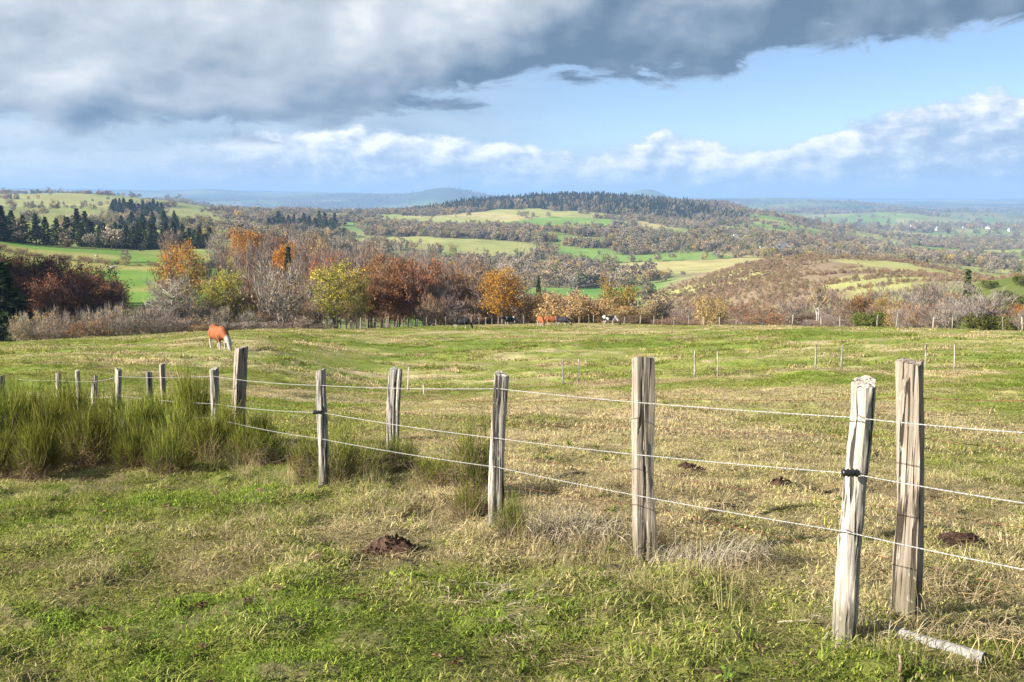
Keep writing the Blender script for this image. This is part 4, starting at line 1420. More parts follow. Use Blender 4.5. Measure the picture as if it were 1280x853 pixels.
# clumps of dead dock and thistle in the far half of the pasture
x, y, r_ = line_points([(p.x, p.y) for p in (place(q_, Y_) for q_, Y_ in ((735, 88), (800, 92), (860, 86), (925, 90)))], 70, 2.2, 45)
x2, y2, z2, r2_ = grass_points(260, 40, 130, 46, -30, 30)
x, y = np.concatenate([x, x2]), np.concatenate([y, y2])
n = len(x)
tint = np.array((.13, .085, .06)) * (.7 + .9 * r_.random((n, 1)))
o = scatter('dead_weeds', np.stack([x, y, terrain(x, y)], -1), r_.integers(0, 3, n), r_.random(n) * 6.28, np.concatenate([.7 + .8 * r_.random(70), .45 + .5 * r_.random(n - 70)]), tint, LONG)
tag(o, 'brown dead dock and thistle clumps dotted over the far pasture', 'weeds', kind='stuff')

# ------------------------------------------------------------------ broom shrubs
BROOM = leaf_mat('broom_shoot', (.070, .088, .016), (.275, .285, .055), .35, .25)
BROOMD = leaf_mat('broom_dead', (.17, .115, .07), (.30, .21, .13), .15, .15)
WOODY = bark_mat('broom_stem', (.10, .075, .055), (.24, .19, .15))


def shoots(mb, base, d, L, width, r_, mi):
    n = len(base)
    side = np.cross(d, rdir(n, r_))
    side /= np.linalg.norm(side, axis=1, keepdims=True) + 1e-9
    bend = rdir(n, r_) * L * .09
    m1 = base + d * L * .4 + bend * .6
    m2 = base + d * L * .75 + bend + np.array((0, 0, .05)) * L
    tp = base + d * L + bend + np.array((0, 0, .14)) * L
    w_ = width * .5
    V = np.stack([base - side * w_, base + side * w_, m1 + side * w_, m2 + side * w_ * .7, tp, m2 - side * w_ * .7, m1 - side * w_], 1)
    mb.addn(V, 7, [(0, 1, 2, 6), (6, 2, 3, 5), (5, 3, 4)], mi)


def broom_mesh(seed, n=1700, stems=16, H=1.25, rad=.62, width=.010):
    r_ = np.random.default_rng(seed)
    tk, cr, dd_ = MB(), MB(), MB()
    tips = []
    for s_ in range(stems):
        a = r_.random() * 6.283
        o_ = .35 + .65 * r_.random()
        tip = Vector((math.cos(a) * rad * o_, math.sin(a) * rad * o_, H * (.38 + .3 * r_.random())))
        b_ = Vector((math.cos(a) * .10, math.sin(a) * .10, -.06))
        md = b_.lerp(tip, .5) + Vector((math.cos(a), math.sin(a), 0)) * .06 + Vector((r_.normal(), r_.normal(), 0)) * .04
        tk.tube([b_, md, tip], [.016, .011, .006], 5)
        tips.append((b_, md, tip))
    ns = max(16, n // 7)
    dv_ = rdir(ns, r_)
    dv_[:, 2] = np.abs(dv_[:, 2])
    q_ = (.35 + .65 * r_.random((ns, 1)) ** .6)
    NB = dv_ * q_ * np.array((rad, rad, H * .60)) + np.array((0, 0, H * .16))
    for i in range(ns):
        tb = tips[r_.integers(0, stems)]
        bb = min(tips, key=lambda tp_: (tp_[2].x - NB[i, 0]) ** 2 + (tp_[2].y - NB[i, 1]) ** 2)
        if i % 2 == 0:
            tk.tube([bb[1], Vector(NB[i]) * .5 + bb[1] * .5 + Vector((0, 0, -.03)), Vector(NB[i])], [.007, .005, .0035], 3, cap=False)
    ND = NB * np.array((1, 1, 0)) / rad * .55 + np.array((0, 0, 1)) + r_.normal(size=(ns, 3)) * .30
    NL = H * (.14 + .30 * r_.random(ns) ** 1.6)
    sp = r_.integers(0, ns, n)
    B = NB[sp] + r_.normal(size=(n, 3)) * np.array((.03, .03, .05))
    d = ND[sp] + r_.normal(size=(n, 3)) * .34
    d /= np.linalg.norm(d, axis=1, keepdims=True)
    L = (NL[sp] * (.5 + .8 * r_.random(n)))[:, None]
    shoots(cr, B, d, L, width, r_, 0)
    k = int(n * .6)
    a = r_.random(k) * 6.283
    q = rad * 1.05 * np.sqrt(r_.random(k))
    B = np.stack([np.cos(a) * q, np.sin(a) * q, .02 + r_.random(k) ** 1.4 * .5], -1)
    d = rdir(k, r_) * np.array((1, 1, .6)) + np.array((0, 0, .45))
    d /= np.linalg.norm(d, axis=1, keepdims=True)
    shoots(dd_, B, d, .22 + .35 * r_.random((k, 1)), .0055, r_, 0)
    out_ = []
    for mb_, nm, mt in ((tk, 'stem', WOODY), (cr, 'shoots', BROOM), (dd_, 'dead_twigs', BROOMD)):
        me = mb_.mesh(nm, False)
        me.materials.append(mt)
        out_.append(me)
    return out_


BM = [broom_mesh(51), broom_mesh(52, 1500, 14, 1.2, .7), broom_mesh(53, 1700, 18, 1.35, .55)]
BTHIN = broom_mesh(54, 950, 12, 1.15, .5, .0075)


def broom(px, Y, top, wpx, mi, label, group=None, thin=False):
    b = place(px, Y)
    h = max(at(px, top, Y).z - b.z, .25)
    root = empty('broom_shrub', b, trnd.random() * 6.28)
    k = wpx * 1.12 / 2 / F * Y / .78
    root.scale = (k, k, h / 1.32)
    for me, nm in zip(BTHIN if thin else BM[mi], ('stem', 'shoots', 'dead_twigs')):
        p = obj(nm, me, None, root)
        if nm == 'shoots':
            p['kind'] = 'stuff'
    tag(root, label, 'shrub', group)


GB = 'dense broom thicket on the fence line'
LB = 'tall upright green broom shrub in the dense thicket swallowing the fence'
for i_, (px_, Y_, top_, wp) in enumerate([(-60, 12.5, 470, 110), (-20, 14.5, 458, 96), (8, 12.2, 478, 84), (38, 14.8, 462, 88), (62, 12.6, 486, 84), (92, 14.6, 470, 84), (112, 12.0, 496, 78),
                                          (138, 14.4, 476, 70), (178, 12.6, 492, 80), (198, 14.2, 474, 72), (222, 12.2, 500, 76), (243, 13.4, 456, 58), (264, 11.8, 504, 70), (212, 11.0, 530, 56), (48, 11.2, 520, 62), (288, 12.4, 482, 52), (-95, 14, 460, 110), (168, 11.4, 532, 58), (2, 11.4, 522, 60), (308, 11.6, 520, 54), (326, 12.6, 512, 44)]):
    far_ = 'behind' if Y_ > 13.4 else 'in front of' if Y_ < 11.5 else 'along'
    wid = 'broad' if wp > 80 else 'narrow' if wp < 65 else 'upright'
    broom(px_, Y_, top_, wp, i_ % 3, wid + ' ' + ('short' if top_ > 500 else 'tall') + ' green broom shrub of the thicket, ' + far_ + ' the buried wires', GB)
broom(424, 9.7, 506, 82, 0, 'open green broom shrub at the foot of the post with a black insulator', thin=True)
broom(384, 10.2, 522, 54, 1, 'small broom shrub left of the post with a black insulator', thin=True)
broom(497, 10.6, 530, 70, 2, 'broom shrub growing round the leaning grey post', thin=True)
broom(592, 8.9, 498, 84, 2, 'wispy broom shrub behind the pale post in the middle', thin=True)
broom(330, 11.4, 520, 80, 1, 'low mixed broom at the end of the dense thicket', thin=True)
broom(640, 7.0, 596, 50, 1, 'thin broom sprig beside the pale middle post', thin=True)
broom(455, 10.4, 536, 74, 1, 'broom shrub between the insulator post and the leaning grey post', thin=True)
broom(545, 9.4, 556, 80, 0, 'low spreading broom shrub between the leaning grey post and the middle post', thin=True)
broom(588, 8.0, 588, 70, 1, 'knee-high broom shrub at the foot of the pale middle post', thin=True)

# ------------------------------------------------------------------ straw, tussocks, molehills, litter
STR = leaf_mat('dead_straw', (.25, .185, .10), (.48, .38, .22), .2, .08)
GREYST = leaf_mat('grey_straw', (.24, .195, .13), (.54, .46, .33), .25, .08)


def straws(name, origin, n, spread, L, dirang, dspread, width, arch, mat, seed, label, cat='dead grass'):
    r_ = np.random.default_rng(seed)
    o3 = Vector(origin)
    K = 7
    a = (dirang + r_.normal(size=n) * dspread)[:, None] + np.cumsum(r_.normal(size=(n, K)) * .16, 1)
    l_ = (L * (.35 + .9 * r_.random(n)))[:, None]
    st_ = l_ / (K - 1)
    X = np.cumsum(np.cos(a) * st_, 1) + (np.clip(r_.normal(size=n), -1.5, 1.5) * spread[0])[:, None]
    Y_ = np.cumsum(np.sin(a) * st_, 1) + (np.clip(r_.normal(size=n), -1.5, 1.5) * spread[1])[:, None]
    t_ = np.linspace(0, 1, K)[None, :]
    Z = terrain((o3.x + X).ravel(), (o3.y + Y_).ravel()).reshape(n, K) - o3.z
    Z = Z + .006 + arch * np.sin(PI * t_ * .95) * l_ * (.3 + .9 * r_.random((n, 1))) + .03 * r_.random((n, 1))
    Pn = np.stack([X, Y_, Z], -1)
    sd = np.stack([-np.sin(a), np.cos(a), r_.normal(size=(n, K)) * .5], -1) * width * .5 * (1 - .5 * t_[..., None])
    V = np.empty((n, K * 2, 3))
    V[:, 0::2], V[:, 1::2] = Pn - sd, Pn + sd
    mb = MB()
    mb.addn(V, K * 2, [(2 * k, 2 * k + 1, 2 * k + 3, 2 * k + 2) for k in range(K - 1)])
    o_ = obj(name, mb.mesh(name, False), mat, None, origin)
    return tag(o_, label, cat)


_MY = np.exp(np.linspace(math.log(2.0), math.log(150), 1500))


def ground_at_px(px, py):
    """march a pixel ray to the ground"""
    rx, ry, rz = ray(px, py)
    k = _MY / ry
    hit = (CAMZ + rz * k) <= terrain(rx * k, _MY)
    return at(px, py, float(_MY[int(np.argmax(hit))]))


def gp(px, py):
    p = ground_at_px(px, py)
    return (p.x, p.y, gz(p.x, p.y))


straws('dead_grass_tussock', gp(905, 712), 340, (.12, .10), .26, -.3, 1.0, .0042, .62, GREYST, 61, 'combed pale grey tussock of dead grass beside the square tan post')
straws('dead_grass_tussock', gp(868, 712), 170, (.10, .08), .24, 2.6, 1.3, .0045, .5, GREYST, 62, 'smaller flattened dead tussock touching the square tan post')
straws('dead_grass_tussock', gp(700, 676), 420, (.26, .14), .28, .3, 1.6, .0045, .55, GREYST, 63, 'wide bleached dead grass mound right of the pale middle post')
straws('dead_grass_tussock', gp(1170, 742), 150, (.16, .12), .36, .6, 1.4, .0045, .42, STR, 64, 'golden dead grass tussock at the foot of the squared post on the right')
straws('dead_grass_tussock', gp(1245, 805), 170, (.18, .12), .30, .8, 1.4, .0045, .45, STR, 65, 'golden grass clump right of the fallen pipe')
straws('dead_grass_tussock', gp(1085, 802), 110, (.12, .08), .22, 1.6, 1.6, .0045, .5, GREYST, 66, 'brown dead grass round the foot of the rough bark post')
straws('fallen_straw', gp(560, 745), 70, (.12, .06), .24, -.45, .6, .0036, .03, GREYST, 67, 'flattened hank of pale straw lying near the molehill')
straws('fallen_straw', gp(628, 762), 70, (.12, .06), .24, .1, .5, .0036, .03, GREYST, 68, 'flattened straw hank pointing towards the middle post')
straws('fallen_straw', gp(640, 792), 56, (.06, .08), .18, -1.2, .8, .0036, .04, GREYST, 69, 'curled straw hank lying below the other two hanks')
straws('fallen_straw', gp(690, 832), 60, (.10, .05), .22, -.4, .8, .0038, .05, STR, 70, 'short scatter of straw in the turf below the curled hank')
straws('dead_grass_tussock', gp(60, 592), 90, (.3, .10), .32, .2, 1.6, .007, .25, GREYST, 71, 'bleached dead grass under the broom thicket end')
straws('dead_grass_tussock', gp(145, 580), 120, (.35, .12), .34, .2, 1.6, .007, .3, GREYST, 72, 'grey dead bracken tangle at the foot of the broom thicket')
straws('dead_grass_tussock', gp(340, 560), 160, (.4, .2), .34, .2, 1.6, .007, .3, GREYST, 73, 'dead grass tangle between the broom thicket and the insulator post')

m, t, o = new_mat('molehill_soil')
pos = t.new('ShaderNodeTexCoord').outputs['Object']
nn = t.noise(pos, 28, 5, .65)
principled(t, o, t.ramp(nn, [(.3, (.016, .009, .006)), (.52, (.048, .028, .019)), (.72, (.125, .082, .058))]), .95, bump(t, nn, .8, .02), .1)
SOILM = m


def molehill(px, py, w_, h_, seed, label, clods=260):
    r_ = np.random.default_rng(seed)
    org = Vector(gp(px, py))
    mb = MB()
    K, Rn = 30, 9
    vs = []
    for q in range(Rn + 1):
        f_ = q / Rn
        for k in range(K):
            a = 2 * PI * k / K
            rr_ = w_ * f_ * (1 + .22 * math.sin(a * 2 + seed) + .1 * math.sin(a * 5 + seed * 2))
            xx, yy = rr_ * math.cos(a), rr_ * math.sin(a) * .8
            zz = h_ * (1 - f_ ** 1.7) + (vnoise(xx * 22 + seed, yy * 22, seed).item() - .5) * .045 * (1 - f_ * .6)
            vs.append((xx, yy, zz - (.03 if q == Rn else 0)))
    vs = np.array(vs)
    vs[:, 2] += terrain(org.x + vs[:, 0], org.y + vs[:, 1]) - org.z
    fs = [(q * K + k, (q + 1) * K + k, (q + 1) * K + (k + 1) % K, q * K + (k + 1) % K) for q in range(Rn) for k in range(K)]
    mb.add(vs, fs)
    ico = np.array([(0, 0, 1), (.9, 0, -.1), (-.3, .85, 0), (-.4, -.8, .1), (.1, .1, -.9)])
    icf = [(0, 1, 2), (0, 2, 3), (0, 3, 1), (4, 2, 1), (4, 3, 2), (4, 1, 3)]
    for i in range(clods):
        a = r_.random() * 6.283
        f_ = r_.random() ** .6 * 1.45
        xx, yy = w_ * f_ * math.cos(a), w_ * f_ * math.sin(a) * .8
        zz = h_ * max(1 - f_ ** 1.7, 0) + .008
        s_ = .006 + .016 * r_.random() ** 2
        mb.add(ico * s_ * (.7 + .6 * r_.random((5, 3))) + np.array((xx, yy, zz)), icf)
    o_ = obj('molehill', mb.mesh('molehill', False), SOILM, None, org)
    tag(o_, label, 'molehill')


molehill(491, 694, .20, .13, 3, 'fresh dark brown molehill in the near turf')
molehill(863, 590, .17, .08, 4, 'small dark molehill behind the square tan post', 120)
molehill(976, 607, .13, .07, 5, 'small black molehill between the tan post and the rough bark post', 120)
molehill(905, 640, .26, .05, 6, 'low flattened molehill under the lowest wire', 120)
molehill(1030, 623, .3, .05, 7, 'spread reddish molehill just left of the rough bark post', 120)
molehill(1205, 686, .22, .07, 8, 'broad dark molehill right of the squared post', 200)


# ------------------------------------------------------------------ fences
def wood_mat(name, c_dark, c_mid, c_light, scale=1.0):
    m, t, o = new_mat(name)
    pos = t.new('ShaderNodeTexCoord').outputs['Object']
    oi = t.new('ShaderNodeObjectInfo')
    off = t.vm('ADD', pos, t.vm('SCALE', (7.0, 3.0, 5.0), None, oi.outputs['Random']))
    grain = t.noise(t.vm('MULTIPLY', off, (60, 60, 2.2)), 1.0 * scale, 6, .6, .3)
    crack = t.noise(t.vm('MULTIPLY', off, (34, 34, 1.0)), 1.0, 3, .5, .8)
    blot = t.noise(t.vm('MULTIPLY', off, (6, 6, 2.2)), 1.0, 4, .6)
    ck = t.ss(crack, .36, .43)
    col = t.ramp(grain, [(.25, c_dark), (.5, c_mid), (.75, c_light)])
    col = t.mix(t.m('MULTIPLY', t.ss(blot, .5, .72), .45), col, c_dark)
    col = t.mix(ck, tuple(q * .35 for q in c_dark), col)
    zz = t.new('ShaderNodeSeparateXYZ')
    t.t.links.new(pos, zz.inputs[0])
    foot = t.ss(t.m('ADD', zz.outputs[2], t.m('MULTIPLY', blot, -.45)), .12, -.12)     # damp, mossy foot
    col = t.mix(t.m('MULTIPLY', foot, .6), col, (.085, .078, .045))
    lich = t.ss(t.noise(t.vm('MULTIPLY', off, (22, 22, 14)), 1.0, 4, .6), .60, .68)
    col = t.mix(t.m('MULTIPLY', lich, .45), col, tuple(min(q * 1.1, .6) for q in (.36, .37, .30)))
    h = t.m('ADD', t.m('MULTIPLY', grain, .8), ck)
    principled(t, o, col, .92, bump(t, h, 1.0, .010), .1)
    return m


PALE = wood_mat('pale_weathered_wood', (.14, .118, .094), (.37, .335, .285), (.54, .50, .44))
TANW = wood_mat('tan_split_wood', (.11, .088, .068), (.26, .218, .172), (.38, .33, .272))
GREYW = wood_mat('grey_weathered_wood', (.13, .118, .10), (.27, .25, .22), (.40, .375, .335))

m, t, o = new_mat('galvanised_wire')
nn = t.noise(t.new('ShaderNodeTexCoord').outputs['Object'], 60, 2)
principled(t, o, t.ramp(nn, [(.3, (.20, .20, .19)), (.7, (.38, .375, .36))]), .5, None, .5, .15)
WIRE = m
m, t, o = new_mat('rusty_wire')
nn = t.noise(t.new('ShaderNodeTexCoord').outputs['Object'], 30, 3)
principled(t, o, t.ramp(nn, [(.3, (.055, .025, .018)), (.7, (.19, .075, .04))]), .8, None, .3)
RUST = m
m, t, o = new_mat('black_plastic')
principled(t, o, (.012, .012, .013), .35, None, .5)
BLACK = m


def post_mesh(base, top, w_, d_, rot, seed, style='round', jag=.02, rings_=44, K=40):
    """a split or round stake from base to top (local to base): taper, twist, long cracks, chipped head"""
    r_ = np.random.default_rng(seed)
    ax = Vector(top) - Vector(base)
    L = ax.length
    dep = .18
    ph = r_.random(8) * 6.28
    A = 2 * PI * np.arange(K) / K
    if style == 'square':
        prof = np.maximum(np.abs(np.cos(A)), np.abs(np.sin(A))) ** -.92
        prof *= 1 - .10 * np.exp(-((np.mod(A - .79, 6.283)) / .35) ** 2)
    elif style == 'split':
        prof = 1.10 + .20 * np.cos(3 * A + ph[0]) + .07 * np.cos(2 * A + ph[1])
    else:
        prof = 1.04 + .06 * np.cos(2 * A + ph[0]) + .03 * np.cos(3 * A + ph[1])
    f_ = np.linspace(0, 1, rings_)[:, None]
    g = np.ones((rings_, K))
    nc = {'round': 11, 'split': 6, 'square': 5}[style]
    for c_ in range(nc):
        a0 = r_.random() * 6.283
        path = a0 + .20 * np.sin(f_ * (4 + 5 * r_.random()) + r_.random() * 6) + .07 * np.sin(f_ * 23 + r_.random() * 6)
        dd_ = np.abs(np.mod(A[None, :] - path + PI, 2 * PI) - PI)
        c0, cl = r_.random() * 1.1 - .1, .25 + .5 * r_.random()
        ext = np.exp(-((f_ - c0) / cl) ** 4)
        g -= ((.16 if style == 'round' else .08) + .16 * r_.random()) * np.exp(-(dd_ / .10) ** 2) * ext
    rough_ = .072 if style == 'round' else .040
    Z2 = np.repeat(f_ * 9, K, 1)
    A2 = np.repeat(A[None, :] * 2.6, rings_, 0)
    g += (fbm(A2 + seed, Z2, 3, seed) - .5) * rough_ * 4
    g += (fbm(np.cos(A2 / 2.6) * 1.5 + f_ * 2 + seed, np.sin(A2 / 2.6) * 1.5 + f_ * 1.3, 2, seed + 3) - .5) * .16
    tp = (1.06 - .13 * f_) * (1 + .03 * np.sin(f_ * 9 + ph[4]))
    rr_ = prof[None, :] * tp * g
    x_, y_ = rr_ * w_ * .5 * np.cos(A), rr_ * d_ * .5 * np.sin(A)
    tw = rot + .10 * f_
    zz = -dep + (L + dep) * f_
    k_ = zz / L
    X = ax.x * k_ + np.sin(f_ * 5 + ph[2]) * .010 + x_ * np.cos(tw) - y_ * np.sin(tw)
    Y_ = ax.y * k_ + np.sin(f_ * 4 + ph[3]) * .008 + x_ * np.sin(tw) + y_ * np.cos(tw)
    Z = ax.z * k_ + np.zeros((rings_, K))
    slope = np.cos(A + ph[5]) * jag * .7 + (fbm(np.cos(A) * 2 + seed, np.sin(A) * 2, 2, seed) - .5) * jag
    Z[-1] += slope
    Z[-2] += slope * .5
    vs = np.stack([X, Y_, Z], -1).reshape(-1, 3)
    fs = [(i * K + k, i * K + (k + 1) % K, (i + 1) * K + (k + 1) % K, (i + 1) * K + k) for i in range(rings_ - 1) for k in range(K)]
    last = vs[-K:]
    cen_ = last.mean(0)
    inner = cen_ + (last - cen_) * .55 + np.array((0, 0, .003))
    vs = np.vstack([vs, inner, cen_[None, :] + np.array((0, 0, .001))])
    n0 = rings_ * K
    fs += [((rings_ - 1) * K + k, (rings_ - 1) * K + (k + 1) % K, n0 + (k + 1) % K, n0 + k) for k in range(K)]
    fs += [(n0 + k, n0 + (k + 1) % K, n0 + K) for k in range(K)]
    mb = MB()
    mb.add(vs, fs)
    return mb.mesh('post', True)


def smooth_by_angle(me, ang=R(28)):
    me.set_sharp_from_angle(angle=ang)


def add_post(fence, px_t, py_t, px_b, Y, wpx, mat, seed, style='round', dr_=1.0, rot=0.0, jag=.02, lean_y=0.0, label=None):
    b = place(px_b, Y)
    tp = at(px_t, py_t, Y + lean_y)
    w_ = wpx / F * Y
    me = post_mesh((0, 0, 0), tp - b, w_, w_ * dr_, rot, seed, style, jag)
    smooth_by_angle(me)
    me.materials.append(mat)
    o_ = obj('post', me, None, fence, b - fence.location)
    if label:
        o_['label'] = label
    return b, tp, w_


def rope(pts, strands, r_s, pitch, sub, sag=.012, sides=5, barbs=None, seed=0):
    """twisted wire through pts with a little sag in every span"""
    mb = MB()
    path = []
    for a, b in zip(pts[:-1], pts[1:]):
        a, b = Vector(a), Vector(b)
        L = (b - a).length
        n_ = max(4, int(L / sub))
        for k in range(n_):
            t_ = k / n_
            p = a.lerp(b, t_)
            p.z -= sag * L * 4 * t_ * (1 - t_) * .5
            path.append(p)
    path.append(Vector(pts[-1]))
    s_ = 0.0
    lines = [[] for _ in range(strands)]
    for i, p in enumerate(path):
        if i:
            s_ += (p - path[i - 1]).length
        tn = (path[min(i + 1, len(path) - 1)] - path[max(i - 1, 0)]).normalized()
        n1_ = tn.cross(Vector((0, 0, 1))).normalized()
        n2_ = tn.cross(n1_)
        for q in range(strands):
            a = 2 * PI * (s_ / pitch + q / strands)
            off = r_s * 1.02 if strands > 1 else 0.0
            lines[q].append(p + (n1_ * math.cos(a) + n2_ * math.sin(a)) * off)
    for l_ in lines:
        mb.tube(l_, r_s, sides)
    if barbs:
        r_ = np.random.default_rng(seed)
        acc = 0.0
        for i in range(1, len(path)):
            acc += (path[i] - path[i - 1]).length
            if acc > barbs:
                acc = 0
                for q in range(2):
                    d = Vector(rdir(1, r_)[0]) * .016
                    mb.tube([path[i] - d, path[i] + d], .0016, 4)
    return mb.mesh('wire', True)


# ---- the newer fence with three bright wires
f1 = empty('wire_fence', place(622, 7.35))
tag(f1, 'near pasture fence with pale weathered posts and three bright twisted wires', 'fence')
NEWP = [(1078, 478, 1056, 4.85, 31, PALE, 'round', 1.0, 'rough pale post with deep bark cracks, leaning'),
        (625, 467, 620, 7.35, 16, PALE, 'split', .9, 'slim pale silvery post'),
        (402, 463, 404, 9.3, 13.5, GREYW, 'round', 1.0, 'thin grey post with a black insulator'),
        (268, 461, 269, 12.9, 12, GREYW, 'round', .9, 'thin grey post beside the broom thicket'),
        (147, 462, 149, 15.3, 8, GREYW, 'split', .9, None),
        (118, 470, 116, 17.2, 6.5, PALE, 'round', .9, None),
        (73, 467, 74, 19.4, 6, PALE, 'round', .9, None)]
for i_, (a, b, c_, Y_, wp, mt, stl, dr_, lb) in enumerate(NEWP):
    add_post(f1, a, b, c_, Y_, wp, mt, 300 + i_, stl, dr_, .5 * i_, .025, 0, lb)
WP = [  # per wire: pixel and distance where it crosses
    [(1560, 566, 3.35), (1280, 541, 4.02), (1066, 522, 4.76), (623, 486, 7.29), (402, 482, 9.24), (268, 470.5, 12.82), (148, 471, 15.25), (117, 477, 17.15), (73, 475.5, 19.35), (20, 474, 23)],
    [(1560, 679, 3.35), (1280, 629, 4.02), (1064, 592, 4.76), (621, 548, 7.29), (403, 516, 9.24), (268, 505, 12.82), (148, 495, 15.25), (117, 497, 17.15), (73, 493, 19.35), (20, 489, 23)],
    [(1560, 770, 3.35), (1280, 712, 4.02), (1058, 665, 4.76), (620, 584, 7.29), (403, 549, 9.24), (268, 523, 12.82), (148, 514, 15.25), (117, 512, 17.15), (73, 507, 19.35), (20, 501, 23)]]
for q, lst in enumerate(WP):
    pts = [at(*p) - f1.location for p in lst]
    me = rope(pts, 2, .0017, .05, .013, .010, 5)
    obj('wire', me, WIRE, f1)


def insulator(px, py, Y, sc_=1.0):
    p = at(px, py, Y) - f1.location
    mb = MB()
    prof = [(-.034, .004), (-.034, .012), (-.026, .017), (-.018, .011), (-.010, .018), (-.002, .011), (.006, .018), (.014, .011), (.024, .016), (.034, .010), (.034, .004)]
    s0 = []
    for k in range(14):
        a = 2 * PI * k / 14
        for (l_, r0) in prof:
            s0.append((p.x + l_ * sc_, p.y - .004 + r0 * math.cos(a) * sc_, p.z + r0 * math.sin(a) * sc_))
    n_ = len(prof)
    mb.add(s0, [(k * n_ + i, k * n_ + i + 1, ((k + 1) % 14) * n_ + i + 1, ((k + 1) % 14) * n_ + i) for k in range(14) for i in range(n_ - 1)])
    mb.tube([(p.x + .01, p.y, p.z), (p.x + .03, p.y + .05, p.z + .002)], .006, 6)
    obj('insulator', mb.mesh('insulator'), BLACK, f1)


insulator(1063, 591, 4.73, 1.25)
insulator(397, 515.5, 9.2, 1.25)
for (px_, py_, Y_) in ((1078, 522, 4.77), (1062, 665, 4.77), (624, 486, 7.28), (621, 584, 7.28)):
    p = at(px_, py_, Y_) - f1.location
    mb = MB()
    mb.tube([p + Vector((-.012, .02, .006)), p + Vector((-.012, -.009, .006)), p + Vector((.012, -.009, -.004)), p + Vector((.012, .02, -.004))], .0022, 5)
    obj('staple', mb.mesh('staple'), RUST, f1)

# ---- the old barbed wire fence close behind it
f2 = empty('barbed_wire_fence', place(803, 6.6))
tag(f2, 'old fence of squared split posts and rusty barbed wire behind the bright wires', 'fence')
OLDP = [(1138, 452, 1133, 5.34, 30, TANW, 'square', .8, -.72, 0, 'squared tan-grey post with a split down its face'),
        (802, 447, 808, 6.6, 25, TANW, 'square', .9, .12, 0, 'thick square tan post'),
        (493, 461, 487, 11.3, 10.5, GREYW, 'split', .9, .4, .0, 'grey split post, leaning'),
        (500, 462, 495, 11.6, 5, GREYW, 'split', .9, .1, .0, None),
        (303, 434, 295, 13.3, 14, TANW, 'square', .9, .6, 0, 'tall split post leaning beside the broom'),
        (203, 455, 205, 16.4, 6, TANW, 'square', .9, .6, 0, None),
        (187, 465, 190, 15.8, 7, GREYW, 'split', .9, .2, 0, None),
        (97, 463, 98, 19.5, 6, GREYW, 'round', 1, .2, 0, None),
        (1, 470, 3, 17, 8, GREYW, 'split', 1, .2, 0, None)]
for i_, (a, b, c_, Y_, wp, mt, stl, dr_, rt, ly, lb) in enumerate(OLDP):
    add_post(f2, a, b, c_, Y_, wp, mt, 340 + i_, stl, dr_, rt, .02, ly, lb)
BW = [[(1500, 512, 4.4), (1280, 501, 4.9), (1137, 497, 5.42), (806, 497, 6.68), (492, 494, 11.36), (300, 478, 13.4)],
      [(1500, 584, 4.4), (1280, 563, 4.9), (1137, 545, 5.42), (806, 533, 6.68), (492, 514, 11.36), (300, 500, 13.4)],
      [(1500, 690, 4.4), (1280, 660, 4.9), (1137, 636, 5.42), (806, 592, 6.68), (492, 540, 11.36), (300, 515, 13.4)],
      [(1500, 800, 4.4), (1280, 735, 4.9), (1134, 702, 5.42), (806, 632, 6.68), (620, 602, 8.6), (492, 560, 11.36), (300, 530, 13.4)]]
for q, lst in enumerate(BW):
    pts = [at(*p) - f2.location for p in lst]
    obj('barbed_wire', rope(pts, 2, .0013, .05, .03, .02, 4, .11, q), RUST, f2)

# ---- double fence in mid field
THINP = []
for s_ in range(5):
    me = post_mesh((0, 0, 0), (trnd.uniform(-.06, .06), trnd.uniform(-.03, .03), 1.25), .075, .065, s_, 400 + s_, 'round', .03, 8, 8)
    smooth_by_angle(me)
    me.materials.append(GREYW if s_ % 2 else PALE)
    THINP.append(me)


def thin_fence(name, label, posts, wires, wire_r=.0018):
    o0 = place(*posts[0][:2])
    f = empty(name, o0)
    tag(f, label, 'fence')
    tops = []
    for i_, p_ in enumerate(posts):
        b = place(*p_[:2])
        h_ = p_[2] if len(p_) > 2 else 1.25
        o_ = obj('post', THINP[i_ % 5], None, f, b - o0)
        o_.scale = (1, 1, h_ / 1.25) if len(p_) < 4 else (p_[3], p_[3], h_ / 1.25)
        o_.rotation_euler = (trnd.uniform(-.05, .05), trnd.uniform(-.06, .06), trnd.random() * 6)
        tops.append(b - o0)
    for hz in wires:
        obj('wire', rope([p + Vector((0, -.04, hz)) for p in tops], 1, wire_r, 1, 2.0, .01, 4), RUST, f)
    return f


thin_fence('wire_fence', 'farther of the two thin post fences crossing the mid field', [(509, 46.5, 1.3), (703, 46.2, 1.25), (868, 45.6, 1.3), (1019, 45.8, 1.2), (1156, 45.0, 1.25), (1281, 45, 1.3), (1420, 44, 1.25)], (.5, .85, 1.1))
thin_fence('wire_fence', 'nearer of the two thin post fences crossing the mid field', [(530, 45.0, .5), (722, 45.2, 1.2), (897, 45.0, 1.22), (1052, 44.6, 1.15), (1193, 43.8, 1.25), (1330, 43.2, 1.25)], (.45, .8, 1.05))
bp = [453, 467, 480, 495, 509, 521, 533, 545, 557, 571, 589, 599, 607, 615, 623, 643, 655, 690, 712, 724, 736, 742, 760, 780, 800, 817, 827, 842, 861, 879, 899, 920, 939, 969, 990, 1027, 1050, 1096, 1120, 1166, 1190, 1254, 1278, 1330]
bl = []
for i_, q in enumerate(bp):
    Yb = float(np.interp(q, [0, 160, 320, 480, 640, 800, 960, 1120, 1280, 1400], [110, 115, 125, 147, 157, 150, 121, 96, 89, 88]))
    bl.append((q, Yb + (1.2 if i_ % 2 else -.4), trnd.uniform(1.15, 1.4) * (1 if i_ % 2 else 1.12), 1.5 if q < 960 else 1.45))
